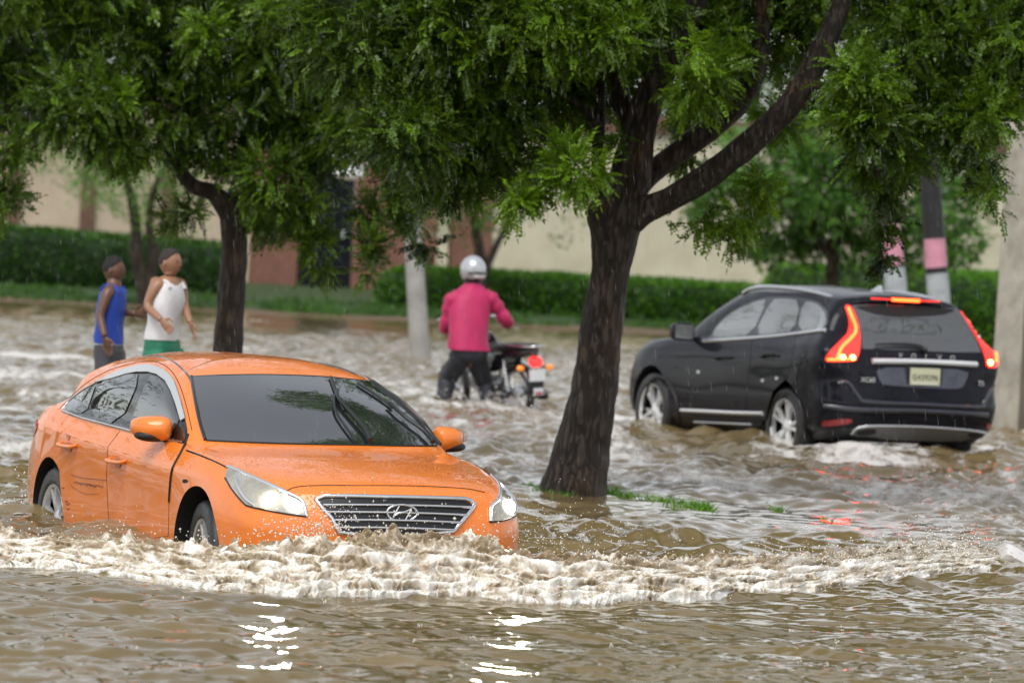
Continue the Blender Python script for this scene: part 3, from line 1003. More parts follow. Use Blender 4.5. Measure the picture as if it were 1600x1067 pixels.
for (x, y) in ((1091.6, 581), (1192, 594.5), (1214, 591)):
    S2.patch('door_dot', [(x - 2.4, y - 2.4), (x + 2.4, y - 2.4), (x + 2.4, y + 2.4), (x - 2.4, y + 2.4)], 'px', M_alu, suv, off=0.006, step=2, rounds=2)  # small silver discs laid on the side panels
S2.strip('arch_lip', [(1260, 692), (1256, 655), (1246, 625), (1232, 612), (1217, 616), (1207, 640), (1202, 675)], 'px', 0.014, M_dark, suv, mirror=True)
S2.strip('arch_lip', [(1062, 660), (1057, 625), (1045, 597), (1030, 588), (1016, 596), (1008, 625), (1006, 655)], 'px', 0.014, M_dark, suv, mirror=True)
# roof rails, fin
for sg in (1, -1):
    P = [(0.15, .60, 1.60), (.0, .605, 1.645), (-.3, .61, 1.675), (-.8, .605, 1.68), (-1.2, .59, 1.665), (-1.5, .56, 1.635), (-1.62, .55, 1.60)]
    MB().tube(crv([(x, y * sg, z - .055) for x, y, z in P], 5), 0.021, 8).build('roof_rail', M_alu, suv, angle=60)
MB().add([(-1.25, -.018, 1.63), (-1.25, .018, 1.63), (-1.48, .02, 1.615), (-1.48, -.02, 1.615), (-1.42, -.006, 1.70), (-1.42, .006, 1.70), (-1.47, .006, 1.70), (-1.47, -.006, 1.70)], [(0, 3, 2, 1), (4, 5, 6, 7), (0, 1, 5, 4), (1, 2, 6, 5), (2, 3, 7, 6), (3, 0, 4, 7)]).build('antenna_fin', M_alu, suv, bevel=.006)
# mirrors
for sg in (1, -1):
    q = MB()
    c = Vector((0.62, sg * 1.0, 1.15))
    n = 20
    lay = [(-.06, .82), (-.045, 1.0), (0.0, 1.0), (0.05, .9), (.09, .62), (.105, .15)]
    V, Fc = [], []
    for dx, k in lay:
        for j in range(n):
            a = 2 * PI * j / n
            V.append((c.x + dx, c.y + math.copysign(abs(math.cos(a)) ** .5, math.cos(a)) * .115 * k, c.z + math.copysign(abs(math.sin(a)) ** .5, math.sin(a)) * .085 * k))
    for i in range(len(lay) - 1):
        for j in range(n):
            Fc.append((i * n + j, i * n + (j + 1) % n, (i + 1) * n + (j + 1) % n, (i + 1) * n + j))
    Fc += [tuple(range(n)), tuple((len(lay) - 1) * n + j for j in range(n))]
    mir = q.add(V, Fc).build('side_mirror', M_sv, suv, angle=50)
    MB().box((c.x - .062, c.y, c.z), (.004, .19, .135)).build('mirror_glass', M_sglass, mir, bevel=.001)
    MB().box((c.x + .0, c.y - sg * .16, c.z - .06), (.07, .14, .05)).build('mirror_arm', M_dark, mir, bevel=.015)

# rear: window, lamps, bumper, plate
tg = S2.patch('tailgate', [(1345, 551), (1443, 551), (1534, 556), (1540, 578), (1533, 612), (1526, 630), (1440, 628), (1352, 622), (1346, 600), (1341, 570)], 'px', M_sv, suv, off=0.004, step=6, rounds=1)
M_rglass = glass_mat('rear window glass', (0.055, 0.058, 0.06), 0.05, 140, 1.0, 1.7)  # base greyed to imitate sky mirrored in the rear glass
rg = S2.patch('rear_window', [(1331, 477.5), (1370, 475.5), (1417, 477), (1460, 479), (1493, 482.5), (1503, 492), (1513, 508), (1524, 530), (1533, 551), (1490, 551), (1443, 549), (1390, 547), (1347, 545.5), (1345, 527), (1341, 501)], 'px', M_rglass, tg, off=0.005, step=6, rounds=0)
S2.patch('spoiler_shadow', [(1333, 479), (1370, 477), (1417, 478), (1460, 480), (1492, 484), (1488, 488), (1470, 493), (1420, 496), (1375, 493.5), (1347, 485)], 'px', M_gap, tg, off=0.007, step=5, rounds=1)  # dark patch painting the spoiler's shadow across the top of the glass
# roof spoiler with the high brake light
sp = MB()
V, Fc = [], []
ny = 15
for i in range(ny):
    t = -1 + 2 * i / (ny - 1)
    y = t * .575
    dx = -.10 * abs(t) ** 2.2
    dz = -.045 * abs(t) ** 2
    V += [(-1.55 - dx * 0.6, y, 1.625 + dz), (-1.93 - dx, y * 0.98, 1.592 + dz), (-1.955 - dx, y * .97, 1.568 + dz), (-1.90 - dx, y * .95, 1.552 + dz), (-1.80 - dx, y * .95, 1.565 + dz), (-1.55 - dx * .6, y, 1.58 + dz)]
for i in range(ny - 1):
    for j in range(6):
        Fc.append((i * 6 + j, i * 6 + (j + 1) % 6, (i + 1) * 6 + (j + 1) % 6, (i + 1) * 6 + j))
Fc += [tuple(range(6)), tuple((ny - 1) * 6 + j for j in range(6))]
spo = sp.add(V, Fc).build('roof_spoiler', M_sv, suv, angle=30)
M_red = pm('tail lamp lens', (0.45, 0.012, 0.012), 0.1, coat=1.0, emit=(1.0, 0.03, 0.015), estr=0.9)
M_led = pm('lit tail lamp strip', (1, .1, .02), 0.3, emit=(1.0, 0.05, 0.008), estr=8.0)
M_hot = pm('lit brake bulb', (1, .5, .2), 0.3, emit=(1.0, 0.22, 0.05), estr=16.0)
MB().box((-1.951, 0.0, 1.580), (.016, .29, .026)).build('brake_light', M_led, spo, bevel=.004)
MB().box((-1.945, 0.0, 1.582), (.012, .72, .014)).build('brake_light_bar', M_red, spo, bevel=.003)
tl = [(1319, 477.6), (1329, 478), (1335, 490), (1340, 501.5), (1344, 529.7), (1343, 552), (1336, 565), (1310, 565.5), (1289.5, 565), (1291, 556), (1301, 544), (1313.4, 532.5), (1324, 521), (1327, 504), (1323, 487.5)]
led = [(1325, 482), (1331.7, 498.7), (1336, 510), (1335, 521), (1326, 532.5), (1314.5, 543.7), (1307.5, 560)]
T = S2.patch('tail_light', tl, 'px', M_red, suv, off=0.012, step=3, rounds=1)
S2.strip('tail_light_strip', led, 'px', 0.014, M_led, T, off=0.014)
for (x, y) in ((1316, 559), (1331.5, 559.5)):
    MB().ball(S2.path([(x, y)], 'px', 0.012, 1, False, True)[0], 0.026, 12).build('brake_bulb', M_hot, T)
S2.strip('brake_strip', [(1293, 561.5), (1305, 562), (1336, 561.5)], 'px', 0.012, M_led, T, off=0.013)
tr = [(1496, 480.5), (1507.5, 486), (1519, 496), (1530, 507), (1543, 523), (1555, 541), (1560, 556), (1558, 574.7), (1541, 575), (1540, 562), (1536, 549), (1527, 530), (1513, 506)]
T = S2.patch('tail_light', tr, 'px', M_red, suv, off=0.012, step=3, rounds=1)
S2.strip('tail_light_strip', [(1507, 491), (1520, 504), (1532, 519), (1545, 535), (1553, 548), (1555, 566)], 'px', 0.014, M_led, T, off=0.014)
MB().ball(S2.path([(1546, 567)], 'px', 0.012, 1, False, True)[0], 0.028, 12).build('brake_bulb', M_hot, T)

S2.strip('tailgate_bar', [(1362, 565.5), (1400, 566), (1440, 567), (1480, 568.5), (1524, 570.5)], 'px', 0.034, M_brt, tg, off=0.014, flat=0.8)
M_rec = pm('plate recess', (0.05, 0.052, 0.075), 0.25, coat=0.8, bump=.2, bscale=9)
S2.patch('plate_recess', [(1367, 574), (1440, 575), (1514, 578), (1509, 596), (1503, 605), (1495, 608), (1440, 606), (1381, 602), (1374, 596)], 'px', M_rec, tg, off=0.008, step=4, rounds=1)
# number plate
pc, pn = S2.hit(Vector((1443, 588.5)), 'px')
px_ = Vector((0, -1, 0)); pz_ = Vector((pn.x, 0, 0)).cross(px_)
pn = Vector((-1, 0, 0)); pz_ = Vector((0, 0, 1))
R = Matrix((px_, pz_, pn)).transposed().to_4x4()
plm = Matrix.Translation(pc + pn * 0.03) @ R
M_plate = pm('number plate', (0.62, 0.62, 0.42), 0.4, coat=0.4)
pl = MB().box((0, 0, 0), (.31, .155, .008)).build('number_plate', M_plate, tg, bevel=.003)
pl.matrix_local = plm
M_ink = pm('plate ink', (0.03, 0.05, 0.04), 0.5)
text_obj('plate_number', 'G439296', 0.072, M_ink, pl, Matrix.Translation((0, -0.008, 0.005)), 0.001)
MB().box((0, -.062, .0046), (.26, .014, .001)).build('plate_band', pm('plate band', (.75, .75, .7), .4), pl)
MB().box((-.0, 0, -0.008), (.36, .185, .006)).build('plate_backing', M_dark, pl, bevel=.002)
for k, ch in enumerate('VOLVO'):
    x = 1406 + k * 20.3
    y = 555.5 + k * 1.0
    p, n = S2.hit(Vector((x, y)), 'px')
    text_obj('letter', ch, 0.062, M_chrome, tg, Matrix.Translation(p + Vector((-0.012, 0, 0))) @ R, 0.004)
p, n = S2.hit(Vector((1355, 593.5)), 'px')
text_obj('badge', 'XC60', 0.062, M_chrome, tg, Matrix.Translation(p + Vector((-0.014, 0, 0))) @ R, 0.004)
p, n = S2.hit(Vector((1530, 599)), 'px')
text_obj('badge', 'T5', 0.062, M_chrome, tg, Matrix.Translation(p + Vector((-0.03, 0, 0))) @ R, 0.004)
# wiper
P = S2.path([(1445, 552), (1438, 546), (1425, 542.5), (1405, 541), (1385, 541), (1366, 542)], 'px', 0.03)
MB().tube(P, [0.022 - 0.013 * i / (len(P) - 1) for i in range(len(P))], 8).build('rear_wiper', M_wip, tg)
# bumper ledges and skid plate
S2.strip('tailgate_gap', [(1341, 570), (1344, 600), (1350, 622), (1358, 625), (1440, 630), (1527, 632), (1535, 620), (1542, 580)], 'px', 0.006, M_gap, tg, off=0.002)
M_bump = pm('bumper paint', (0.02, 0.02, 0.034), 0.25, coat=0.9)
bp_ = S2.strip('bumper', [(1309, 599), (1323, 597), (1332, 606), (1342, 620), (1356, 628), (1440, 632), (1527, 636), (1537, 628), (1545, 612), (1552, 602)], 'px', 0.024, M_bump, suv, off=0.0, flat=0.9)
S2.strip('bumper_ridge', [(1287, 634), (1340, 639.5), (1440, 642), (1543, 647.5)], 'px', 0.026, M_bump, bp_, off=0.0)
M_skid = pm('dull skid plate', (0.12, 0.12, 0.115), 0.45, metal=0.2, dirt=(.1, .08, .06), damt=.6)
S2.patch('skid_plate', [(1345, 665), (1371, 664), (1440, 665), (1513, 670), (1540, 672), (1536, 682), (1512, 684), (1500, 689), (1380, 686), (1366, 680), (1330, 680), (1333, 671)], 'px', M_skid, suv, off=0.012, step=5, rounds=1)
S2.strip('skid_trim', [(1330, 676), (1340, 667), (1371, 664.5), (1440, 666), (1513, 671), (1538, 674)], 'px', .012, M_alu, suv, off=.012)
for q in ([(1338, 671), (1368, 668), (1369, 677), (1338, 679)], [(1512, 674), (1536, 676), (1534, 683), (1512, 682)]):
    S2.patch('exhaust_outlet', q, 'px', M_gap, suv, off=0.016, step=3, rounds=2)
M_refl = pm('red reflector', (0.28, 0.008, 0.008), 0.2, coat=1)
S2.patch('reflector', [(1284, 658), (1300, 656), (1331, 653), (1332, 661), (1300, 665), (1285, 666)], 'px', M_refl, suv, off=0.008, step=3, rounds=1)
S2.patch('reflector', [(1541, 661), (1548, 662), (1547, 671), (1540, 670)], 'px', M_refl, suv, off=0.008, step=2, rounds=1)
S2.patch('bumper_skirt', [(1265, 690), (1275, 672), (1300, 668), (1340, 668), (1440, 670), (1535, 677), (1546, 676), (1545, 700), (1440, 700), (1330, 698)], 'px', M_dark, suv, off=0.004, step=6, rounds=1)

# ------------------------------------------------------------------ noise
def perlin(x, y, seed=0):
    r = np.random.default_rng(seed)
    p = r.permutation(256)
    ang = r.uniform(0, 2 * PI, 256)
    gx, gy = np.cos(ang), np.sin(ang)
    xi, yi = np.floor(x).astype(int), np.floor(y).astype(int)
    xf, yf = x - xi, y - yi
    u, v = xf ** 3 * (xf * (xf * 6 - 15) + 10), yf ** 3 * (yf * (yf * 6 - 15) + 10)

    def g(ix, iy, dx, dy):
        k = p[(p[ix & 255] + iy) & 255]
        return gx[k] * dx + gy[k] * dy
    a, b = g(xi, yi, xf, yf), g(xi + 1, yi, xf - 1, yf)
    c, d = g(xi, yi + 1, xf, yf - 1), g(xi + 1, yi + 1, xf - 1, yf - 1)
    return (a + u * (b - a) + v * ((c + u * (d - c)) - (a + u * (b - a)))) * 1.5


def fbm(x, y, oct=4, seed=0, gain=.5, billow=False):
    o = np.zeros_like(x)
    a = 1.0
    for i in range(oct):
        n = perlin(x * 2 ** i + 17.3 * i, y * 2 ** i - 9.1 * i, seed + i)
        o += a * (np.abs(n) * 2 - .5 if billow else n)
        a *= gain
    return o


def sstep(a, b, x):
    t = np.clip((x - a) / (b - a), 0, 1)
    return t * t * (3 - 2 * t)


# ------------------------------------------------------------------ ground: one sheet, flooded road, verge, far bank
M_ground, nt, b = new_mat('ground')
L = nt.links.new
tc = nt.nodes.new('ShaderNodeTexCoord')
n1 = N(nt, 'ShaderNodeTexNoise', Scale=0.5, Detail=8.0, Roughness=0.65)
n2 = N(nt, 'ShaderNodeTexNoise', Scale=9.0, Detail=6.0, Roughness=0.7)
L(tc.outputs['Object'], n1.inputs['Vector']); L(tc.outputs['Object'], n2.inputs['Vector'])
at_ = nt.nodes.new('ShaderNodeAttribute'); at_.attribute_name = 'green'
r1 = ramp(nt, n2.outputs['Fac'], [(0.3, (.07, .05, .032)), (0.7, (.19, .115, .06))])
r2 = ramp(nt, n2.outputs['Fac'], [(0.3, (.018, .036, .009)), (0.7, (.045, .085, .018))])
ad = N(nt, 'ShaderNodeMath', operation='ADD')
sb = N(nt, 'ShaderNodeMath', operation='SUBTRACT'); sb.inputs[1].default_value = 0.5
L(n1.outputs['Fac'], sb.inputs[0]); L(sb.outputs[0], ad.inputs[0]); L(at_.outputs['Fac'], ad.inputs[1])
rr = ramp(nt, ad.outputs[0], [(0.42, (0, 0, 0)), (0.58, (1, 1, 1))])
mx = nt.nodes.new('ShaderNodeMixRGB')
L(rr.outputs[0], mx.inputs[0]); L(r1.outputs[0], mx.inputs[1]); L(r2.outputs[0], mx.inputs[2])
L(mx.outputs[0], b.inputs['Base Color'])
b.inputs['Roughness'].default_value = 0.75
bp = N(nt, 'ShaderNodeBump', Strength=0.6, Distance=0.05)
L(n2.outputs['Fac'], bp.inputs['Height']); L(bp.outputs[0], b.inputs['Normal'])

xs = np.concatenate([np.linspace(-1500, -40, 12), np.linspace(-32, 32, 129), np.linspace(40, 1500, 12)])
ys = np.concatenate([np.linspace(-400, 20, 6), np.linspace(24, 96, 73), np.linspace(97, 125, 85), np.linspace(140, 3000, 20)])
GX, GY = np.meshgrid(xs, ys)
nz = fbm(GX * .35, GY * .35, 3, 40)


def bank_z(x, y):
    return -0.34 + 0.40 * sstep(100.5, 103.6, y) + 0.16 * sstep(103.6, 111, y) + 0.15 * sstep(111, 116, y)


def median_y(x):
    return 42.9 - 0.75 * (x - .5)


GZ = bank_z(GX, GY) + 0.02 * nz
GZ += 0.27 * np.exp(-((GY - median_y(GX)) / 1.3) ** 2) * (np.abs(GX) < 30)
green = sstep(103.2, 104.6, GY) * (0.75 - 0.45 * sstep(0.5, 3, GX) * sstep(107, 104, GY))
green = np.maximum(green, sstep(-.12, -.06, GZ) * (GY < 60))
k = len(xs)
idx = np.arange(len(ys) * k).reshape(len(ys), k)
Q = np.stack([idx[:-1, :-1], idx[:-1, 1:], idx[1:, 1:], idx[1:, :-1]], -1).reshape(-1, 4)
g = mesh_np('ground', np.stack([GX, GY, GZ], -1).reshape(-1, 3), Q, M_ground, attrs={'green': green.ravel()})
tag(g, kind='structure')

# ------------------------------------------------------------------ water
M_water, nt, b = new_mat('muddy water')
L = nt.links.new
tc = nt.nodes.new('ShaderNodeTexCoord')
fo = nt.nodes.new('ShaderNodeAttribute'); fo.attribute_name = 'foam'
n1 = N(nt, 'ShaderNodeTexNoise', Scale=5.5, Detail=10.0, Roughness=0.78)
mp = nt.nodes.new('ShaderNodeMapping'); mp.inputs['Scale'].default_value = (1.0, 0.30, 1.0)
L(tc.outputs['Object'], mp.inputs[0]); L(mp.outputs[0], n1.inputs['Vector'])
mud = N(nt, 'ShaderNodeTexNoise', Scale=0.6, Detail=5.0)
L(tc.outputs['Object'], mud.inputs['Vector'])
mudr = ramp(nt, mud.outputs['Fac'], [(0.3, (.128, .092, .036)), (0.7, (.192, .140, .062))])
ad = N(nt, 'ShaderNodeMath', operation='ADD')
sb = N(nt, 'ShaderNodeMath', operation='MULTIPLY_ADD'); sb.inputs[1].default_value = 1.7; sb.inputs[2].default_value = -0.85
L(n1.outputs['Fac'], sb.inputs[0]); L(sb.outputs[0], ad.inputs[0]); L(fo.outputs['Fac'], ad.inputs[1])
fr = ramp(nt, ad.outputs[0], [(0.42, (0, 0, 0)), (0.66, (1, 1, 1))])
mx = nt.nodes.new('ShaderNodeMixRGB')
mx.inputs[2].default_value = (.63, .61, .57, 1)
L(fr.outputs[0], mx.inputs[0]); L(mudr.outputs[0], mx.inputs[1]); L(mx.outputs[0], b.inputs['Base Color'])
rg_ = ramp(nt, fr.outputs[0], [(0.0, (.045,) * 3), (1.0, (.6,) * 3)])
L(rg_.outputs[0], b.inputs['Roughness'])
b.inputs['IOR'].default_value = 1.33
n3 = N(nt, 'ShaderNodeTexNoise', Scale=16.0, Detail=5.0, Roughness=0.6)
L(mp.outputs[0], n3.inputs['Vector'])
bp = N(nt, 'ShaderNodeBump', Strength=0.10, Distance=0.03)
L(n3.outputs['Fac'], bp.inputs['Height'])
bp2 = N(nt, 'ShaderNodeBump', Strength=0.5, Distance=0.03)
L(fr.outputs[0], bp2.inputs['Height']); L(bp.outputs[0], bp2.inputs['Normal'])
L(bp2.outputs[0], b.inputs['Normal'])

rows = [20.0]
while rows[-1] < 104.5:
    d = rows[-1]
    rows.append(d + 0.026 + 0.0010 * (d - 20))
rows = np.array(rows)
cols = np.linspace(-1, 1, 500)
WU, WD = np.meshgrid(cols, rows)
WX = WU * (2.2 + 0.135 * WD)


def to_px(x, y, z=0.0):
    """photo pixel of a world point (arrays)"""
    dx, dy, dz = x, y, z - CAM_H
    dep = dx * FW.x + dy * FW.y + dz * FW.z
    return PCX + F_PX * (dx * RT.x + dy * RT.y + dz * RT.z) / dep, PCY - F_PX * (dx * UP.x + dy * UP.y + dz * UP.z) / dep


calm = 1 - 0.55 * sstep(82, 98, WD)
rough = sstep(31, 36, WD) * (1 - sstep(80, 96, WD))
wx = WX + 0.25 * perlin(WX * .5, WD * .5, 3)
wy = WD + 0.25 * perlin(WX * .5 + 9, WD * .5, 4)
H = 0.026 * perlin(wx * .75, wy * 1.25, 5) + 0.022 * perlin(wx * 1.5 + 3, wy * 2.3, 6) + 0.018 * perlin(wx * 2.8, wy * 4.2, 7) + 0.0105 * perlin(wx * 8, wy * 10, 8)
near_ = 1 - sstep(28.8, 30, WD)
H *= calm * (1 + near_ * (.05 + .45 * sstep(-.6, -2.2, WX)))
ridg = 1 - np.abs(perlin(wx * .9 + 5, wy * .7, 21))
H += rough * (0.075 * (ridg ** 2 - .6) + 0.05 * perlin(wx * 1.6, wy * 1.3, 22) + 0.030 * np.abs(perlin(wx * 3.3, wy * 2.6, 23)) + 0.019 * perlin(wx * 6.5, wy * 4.5, 24) + 0.009 * perlin(wx * 12, wy * 8, 25))
# quieter over the verge
med = np.exp(-((WD - median_y(WX) + 1.2) / 2.2) ** 2) * sstep(0.0, 0.6, WX)
H *= 1 - 0.75 * med


def seg_dist(x, y, a, b):
    ax, ay = a; bx, by = b
    t = np.clip(((x - ax) * (bx - ax) + (y - ay) * (by - ay)) / ((bx - ax) ** 2 + (by - ay) ** 2), 0, 1)
    return np.hypot(x - ax - t * (bx - ax), y - ay - t * (by - ay)), t


# wash round the wheels of the SUV, the motorcycle and along the saloon
s_f = MW2 @ Vector((1.5, 0.7, 0)); s_r = MW2 @ Vector((-2.2, 0.6, 0)); s_r2 = MW2 @ Vector((-2.3, -.8, 0))
d1, _ = seg_dist(WX, WD, (s_f.x, s_f.y), (s_r.x, s_r.y))
d2, _ = seg_dist(WX, WD, (s_r.x, s_r.y), (s_r2.x, s_r2.y))
sw = np.exp(-(np.minimum(d1, d2) / .9) ** 2)
H += 0.12 * sw
c_f = MW1 @ Vector((1.9, -.9, 0)); c_r = MW1 @ Vector((-2.6, -.8, 0))
d3, _ = seg_dist(WX, WD, (c_f.x, c_f.y), (c_r.x, c_r.y))
H += 0.06 * np.exp(-(d3 / .5) ** 2)
# foam field
fn = fbm(WX * .8, WD * .28, 4, 31)
foam = 0.04 + 0.42 * fn
band = sstep(38.5, 46, WD + 0.5 * WX) * (1 - sstep(72, 88, WD))
foam += 0.17 * band
left = sstep(-1.3, -2.3, WX) * sstep(33, 35, WD) * (1 - sstep(70, 85, WD))
foam += 0.10 * left
foam += 0.0 * np.exp(-(np.minimum(d1, d2) / 1.6) ** 2)
mx_, my_ = at(745, 632, 61).x, 61.0
dm = np.hypot((WX - mx_) / 1.6, (WD - my_) / 3.5)
foam += 0.22 * np.exp(-dm ** 2)
H += 0.05 * np.exp(-dm ** 2) * np.abs(perlin(wx * 2, wy * 1.5, 61)) * 2
foam += 0.13 * sstep(0.2, 1.2, WX) * sstep(44, 46.5, WD + .5 * WX) * (1 - sstep(54, 62, WD))
foam -= 0.55 * med
foam -= 0.5 * (1 - sstep(29.0, 31.0, WD))
ex_ = at(830, 835, 33.0)
foam += 0.5 * np.exp(-(np.hypot((WX - ex_.x) / .22, (WD - 33.2) / .9)) ** 2)
foam += 0.10 * sstep(.25, .6, ridg) * rough
foam = np.clip(foam, 0, 1)
k = len(cols)
idx = np.arange(len(rows) * k).reshape(len(rows), k)
Q = np.stack([idx[:-1, :-1], idx[:-1, 1:], idx[1:, 1:], idx[1:, :-1]], -1).reshape(-1, 4)
V = np.stack([WX, WD, H], -1).reshape(-1, 3)
nv = len(V)
V = np.concatenate([V, [[-400, -200, -.07], [400, -200, -.07], [400, 103, -.07], [-400, 103, -.07]]])
Q = np.concatenate([Q, [[nv, nv + 1, nv + 2, nv + 3]]])
wat = mesh_np('flood_water', V, Q, M_water, attrs={'foam': np.concatenate([foam.ravel(), np.full(4, -.1)])})
tag(wat, kind='structure')

# ------------------------------------------------------------------ breaking bow wave
foot_px = [(-120, 868), (0, 882), (100, 893), (200, 906), (300, 918), (400, 930), (540, 937), (700, 934), (850, 940), (1000, 937), (1150, 930), (1230, 926), (1300, 918), (1400, 906), (1500, 893), (1570, 884), (1640, 880)]
crest_h = [(-120, .13), (0, .15), (100, .165), (200, .17), (300, .19), (400, .235), (460, .27), (515, .30), (560, .33), (620, .30), (700, .29), (800, .26), (900, .225), (1000, .19), (1100, .185), (1200, .18), (1300, .15), (1400, .165), (1480, .155), (1540, .09), (1580, .05), (1640, .02)]
fx = np.array([p[0] for p in foot_px], float); fy = np.array([p[1] for p in foot_px], float)
NS, NT = 1350, 250
spx = np.linspace(-120, 1640, NS)
fyy = np.interp(spx, fx, fy)
kern = np.ones(41) / 41
fyy = np.convolve(np.pad(fyy, 20, mode='edge'), kern, 'valid')
hh = np.interp(spx, [p[0] for p in crest_h], [p[1] for p in crest_h])
hh = np.convolve(np.pad(hh, 12, mode='edge'), np.ones(25) / 25, 'valid') * .84 - .008
foot = np.array([tuple(ground_at(a, c, 0.0)) for a, c in zip(spx, fyy)])
SX = foot[:, 0][:, None].repeat(NT, 1)
SY = foot[:, 1][:, None].repeat(NT, 1)
HH = hh[:, None].repeat(NT, 1)
tt = np.linspace(0, 1, NT)[None, :].repeat(NS, 0)
# t: 0 foot .. 0.45 crest .. 1 back trough under the bumper
dep = np.where(tt < .45, (tt / .45) ** 1.1 * .72, .72 + (tt - .45) / .55 * .9)
lift = np.where(tt < .45, np.sin(np.clip(tt / .45, 0, 1) * PI / 2) ** 1.45, 0.60 + 0.40 * np.cos(np.clip((tt - .45) / .30, 0, 1) * PI))
lift = np.where(tt < .45, lift, 0.66 + 0.34 * np.cos(np.clip((tt - .45) / .25, 0, 1) * PI))
lift = np.where(tt > .72, lift * (1 - 0.85 * sstep(.74, 1.0, tt)), lift)
u_ = SX * 1.0
v_ = dep * 1.6 + lift * HH * 2.6
w1 = 0.10 * perlin(u_ * 3, v_ * 3, 71)
big = perlin(u_ * 2.1, v_ * 2.4 + w1, 72)
puff = np.abs(perlin(u_ * 4.5 + w1 * 6, v_ * 4.2, 73)) * 1.1 + 0.42 * np.abs(perlin(u_ * 10 + w1 * 9, v_ * 8, 74)) + 0.24 * np.abs(perlin(u_ * 25 + w1 * 12, v_ * 19, 75)) + 0.16 * np.abs(perlin(u_ * 58, v_ * 42, 76))
edge = sstep(0, .06, tt)
toe = perlin(u_ * 4, u_ * 0 + 2, 77) * 0.10 + np.abs(perlin(u_ * 9, u_ * 0 + 5, 78)) * .13 + np.abs(perlin(u_ * 30, u_ * 0, 79)) * .06
BX = SX + 0.03 * perlin(u_ * 6, v_ * 7, 80) * edge
BY = SY + dep - (toe * (1 - sstep(0, .5, tt))) - puff * .060 * edge * (1 - sstep(.4, .6, tt))
spike = sstep(.30, .42, tt) * (1 - sstep(.46, .62, tt))
BZ = lift * HH * (1 + .28 * big) + puff * (.012 + .15 * HH) * edge * (1 - .55 * sstep(.5, .8, tt)) + spike * (np.maximum(0, perlin(u_ * 17, u_ * 0 + 3 + v_ * 3, 81)) * .055 + np.maximum(0, perlin(u_ * 42, v_ * 8, 82)) * .03)
BZ = BZ - 0.03 * (1 - edge) - 0.05 * sstep(.9, 1, tt)
strk = fbm(u_ * 11 + w1 * 10, v_ * 4.5, 4, 90, .6)
bf = 0.58 + 0.40 * (puff - .42) + .42 * strk
bf -= 0.72 * sstep(.20, .42, tt) * (0.55 + .7 * perlin(u_ * 2.3, v_ * 4, 91))
bf -= 0.22 * np.maximum(0, perlin(u_ * 1.7 + 3, v_ * 5, 92))
bf += .30 * (1 - sstep(0, .12, tt))
bf -= .50 * np.maximum(0, perlin(u_ * 5, v_ * 6, 93))
bf = np.clip(bf, 0, 1)
idx = np.arange(NS * NT).reshape(NS, NT)
Q = np.stack([idx[:-1, :-1], idx[1:, :-1], idx[1:, 1:], idx[:-1, 1:]], -1).reshape(-1, 4)
M_foam, nt, b = new_mat('churned foam')
L = nt.links.new
tc = nt.nodes.new('ShaderNodeTexCoord')
fo = nt.nodes.new('ShaderNodeAttribute'); fo.attribute_name = 'foam'
n1 = N(nt, 'ShaderNodeTexNoise', Scale=42.0, Detail=8.0, Roughness=0.75)
L(tc.outputs['Object'], n1.inputs['Vector'])
sb = N(nt, 'ShaderNodeMath', operation='MULTIPLY_ADD'); sb.inputs[1].default_value = 1.1; sb.inputs[2].default_value = -0.56
ad = N(nt, 'ShaderNodeMath', operation='ADD')
L(n1.outputs['Fac'], sb.inputs[0]); L(sb.outputs[0], ad.inputs[0]); L(fo.outputs['Fac'], ad.inputs[1])
cr_ = ramp(nt, ad.outputs[0], [(0.02, (.27, .20, .115)), (0.26, (.42, .345, .245)), (0.48, (.62, .55, .45)), (0.76, (.88, .855, .80))])
L(cr_.outputs[0], b.inputs['Base Color'])
rg_ = ramp(nt, ad.outputs[0], [(0.15, (.10,) * 3), (0.7, (.55,) * 3)])
L(rg_.outputs[0], b.inputs['Roughness'])
b.inputs['IOR'].default_value = 1.33
b.inputs['Subsurface Weight'].default_value = 0.6
b.inputs['Subsurface Radius'].default_value = (.03, .025, .018)
b.inputs['Subsurface Scale'].default_value = 1.0
bp = N(nt, 'ShaderNodeBump', Strength=0.4, Distance=0.02)
L(n1.outputs['Fac'], bp.inputs['Height']); L(bp.outputs[0], b.inputs['Normal'])
bw = mesh_np('breaking_wave', np.stack([BX, BY, BZ], -1).reshape(-1, 3), Q, M_foam, attrs={'foam': bf.ravel()})
tag(bw, label='long white and brown breaking wave of foam in front of the orange saloon', kind='stuff')

# ------------------------------------------------------------------ flying drops
M_drop, nt, b = new_mat('water drop')
b.inputs['Base Color'].default_value = (.78, .74, .66, 1)
b.inputs['Roughness'].default_value = 0.15
b.inputs['IOR'].default_value = 1.33
OCT = np.array([(1, 0, 0), (-1, 0, 0), (0, 1, 0), (0, -1, 0), (0, 0, 1), (0, 0, -1)], float)
OCF = np.array([(0, 2, 4), (2, 1, 4), (1, 3, 4), (3, 0, 4), (2, 0, 5), (1, 2, 5), (3, 1, 5), (0, 3, 5)])


def drops(name, C, R, stretch, label):
    """C (n,3), R (n,), stretch (n,3)"""
    n = len(C)
    V = OCT[None] * R[:, None, None] * stretch[:, None, :] + C[:, None, :]
    Fq = OCF[None] + (np.arange(n) * 6)[:, None, None]
    o = mesh_np(name, V.reshape(-1, 3), Fq.reshape(-1, 3), M_drop)
    tag(o, label=label, kind='stuff')
    return o


C, R, S = [], [], []
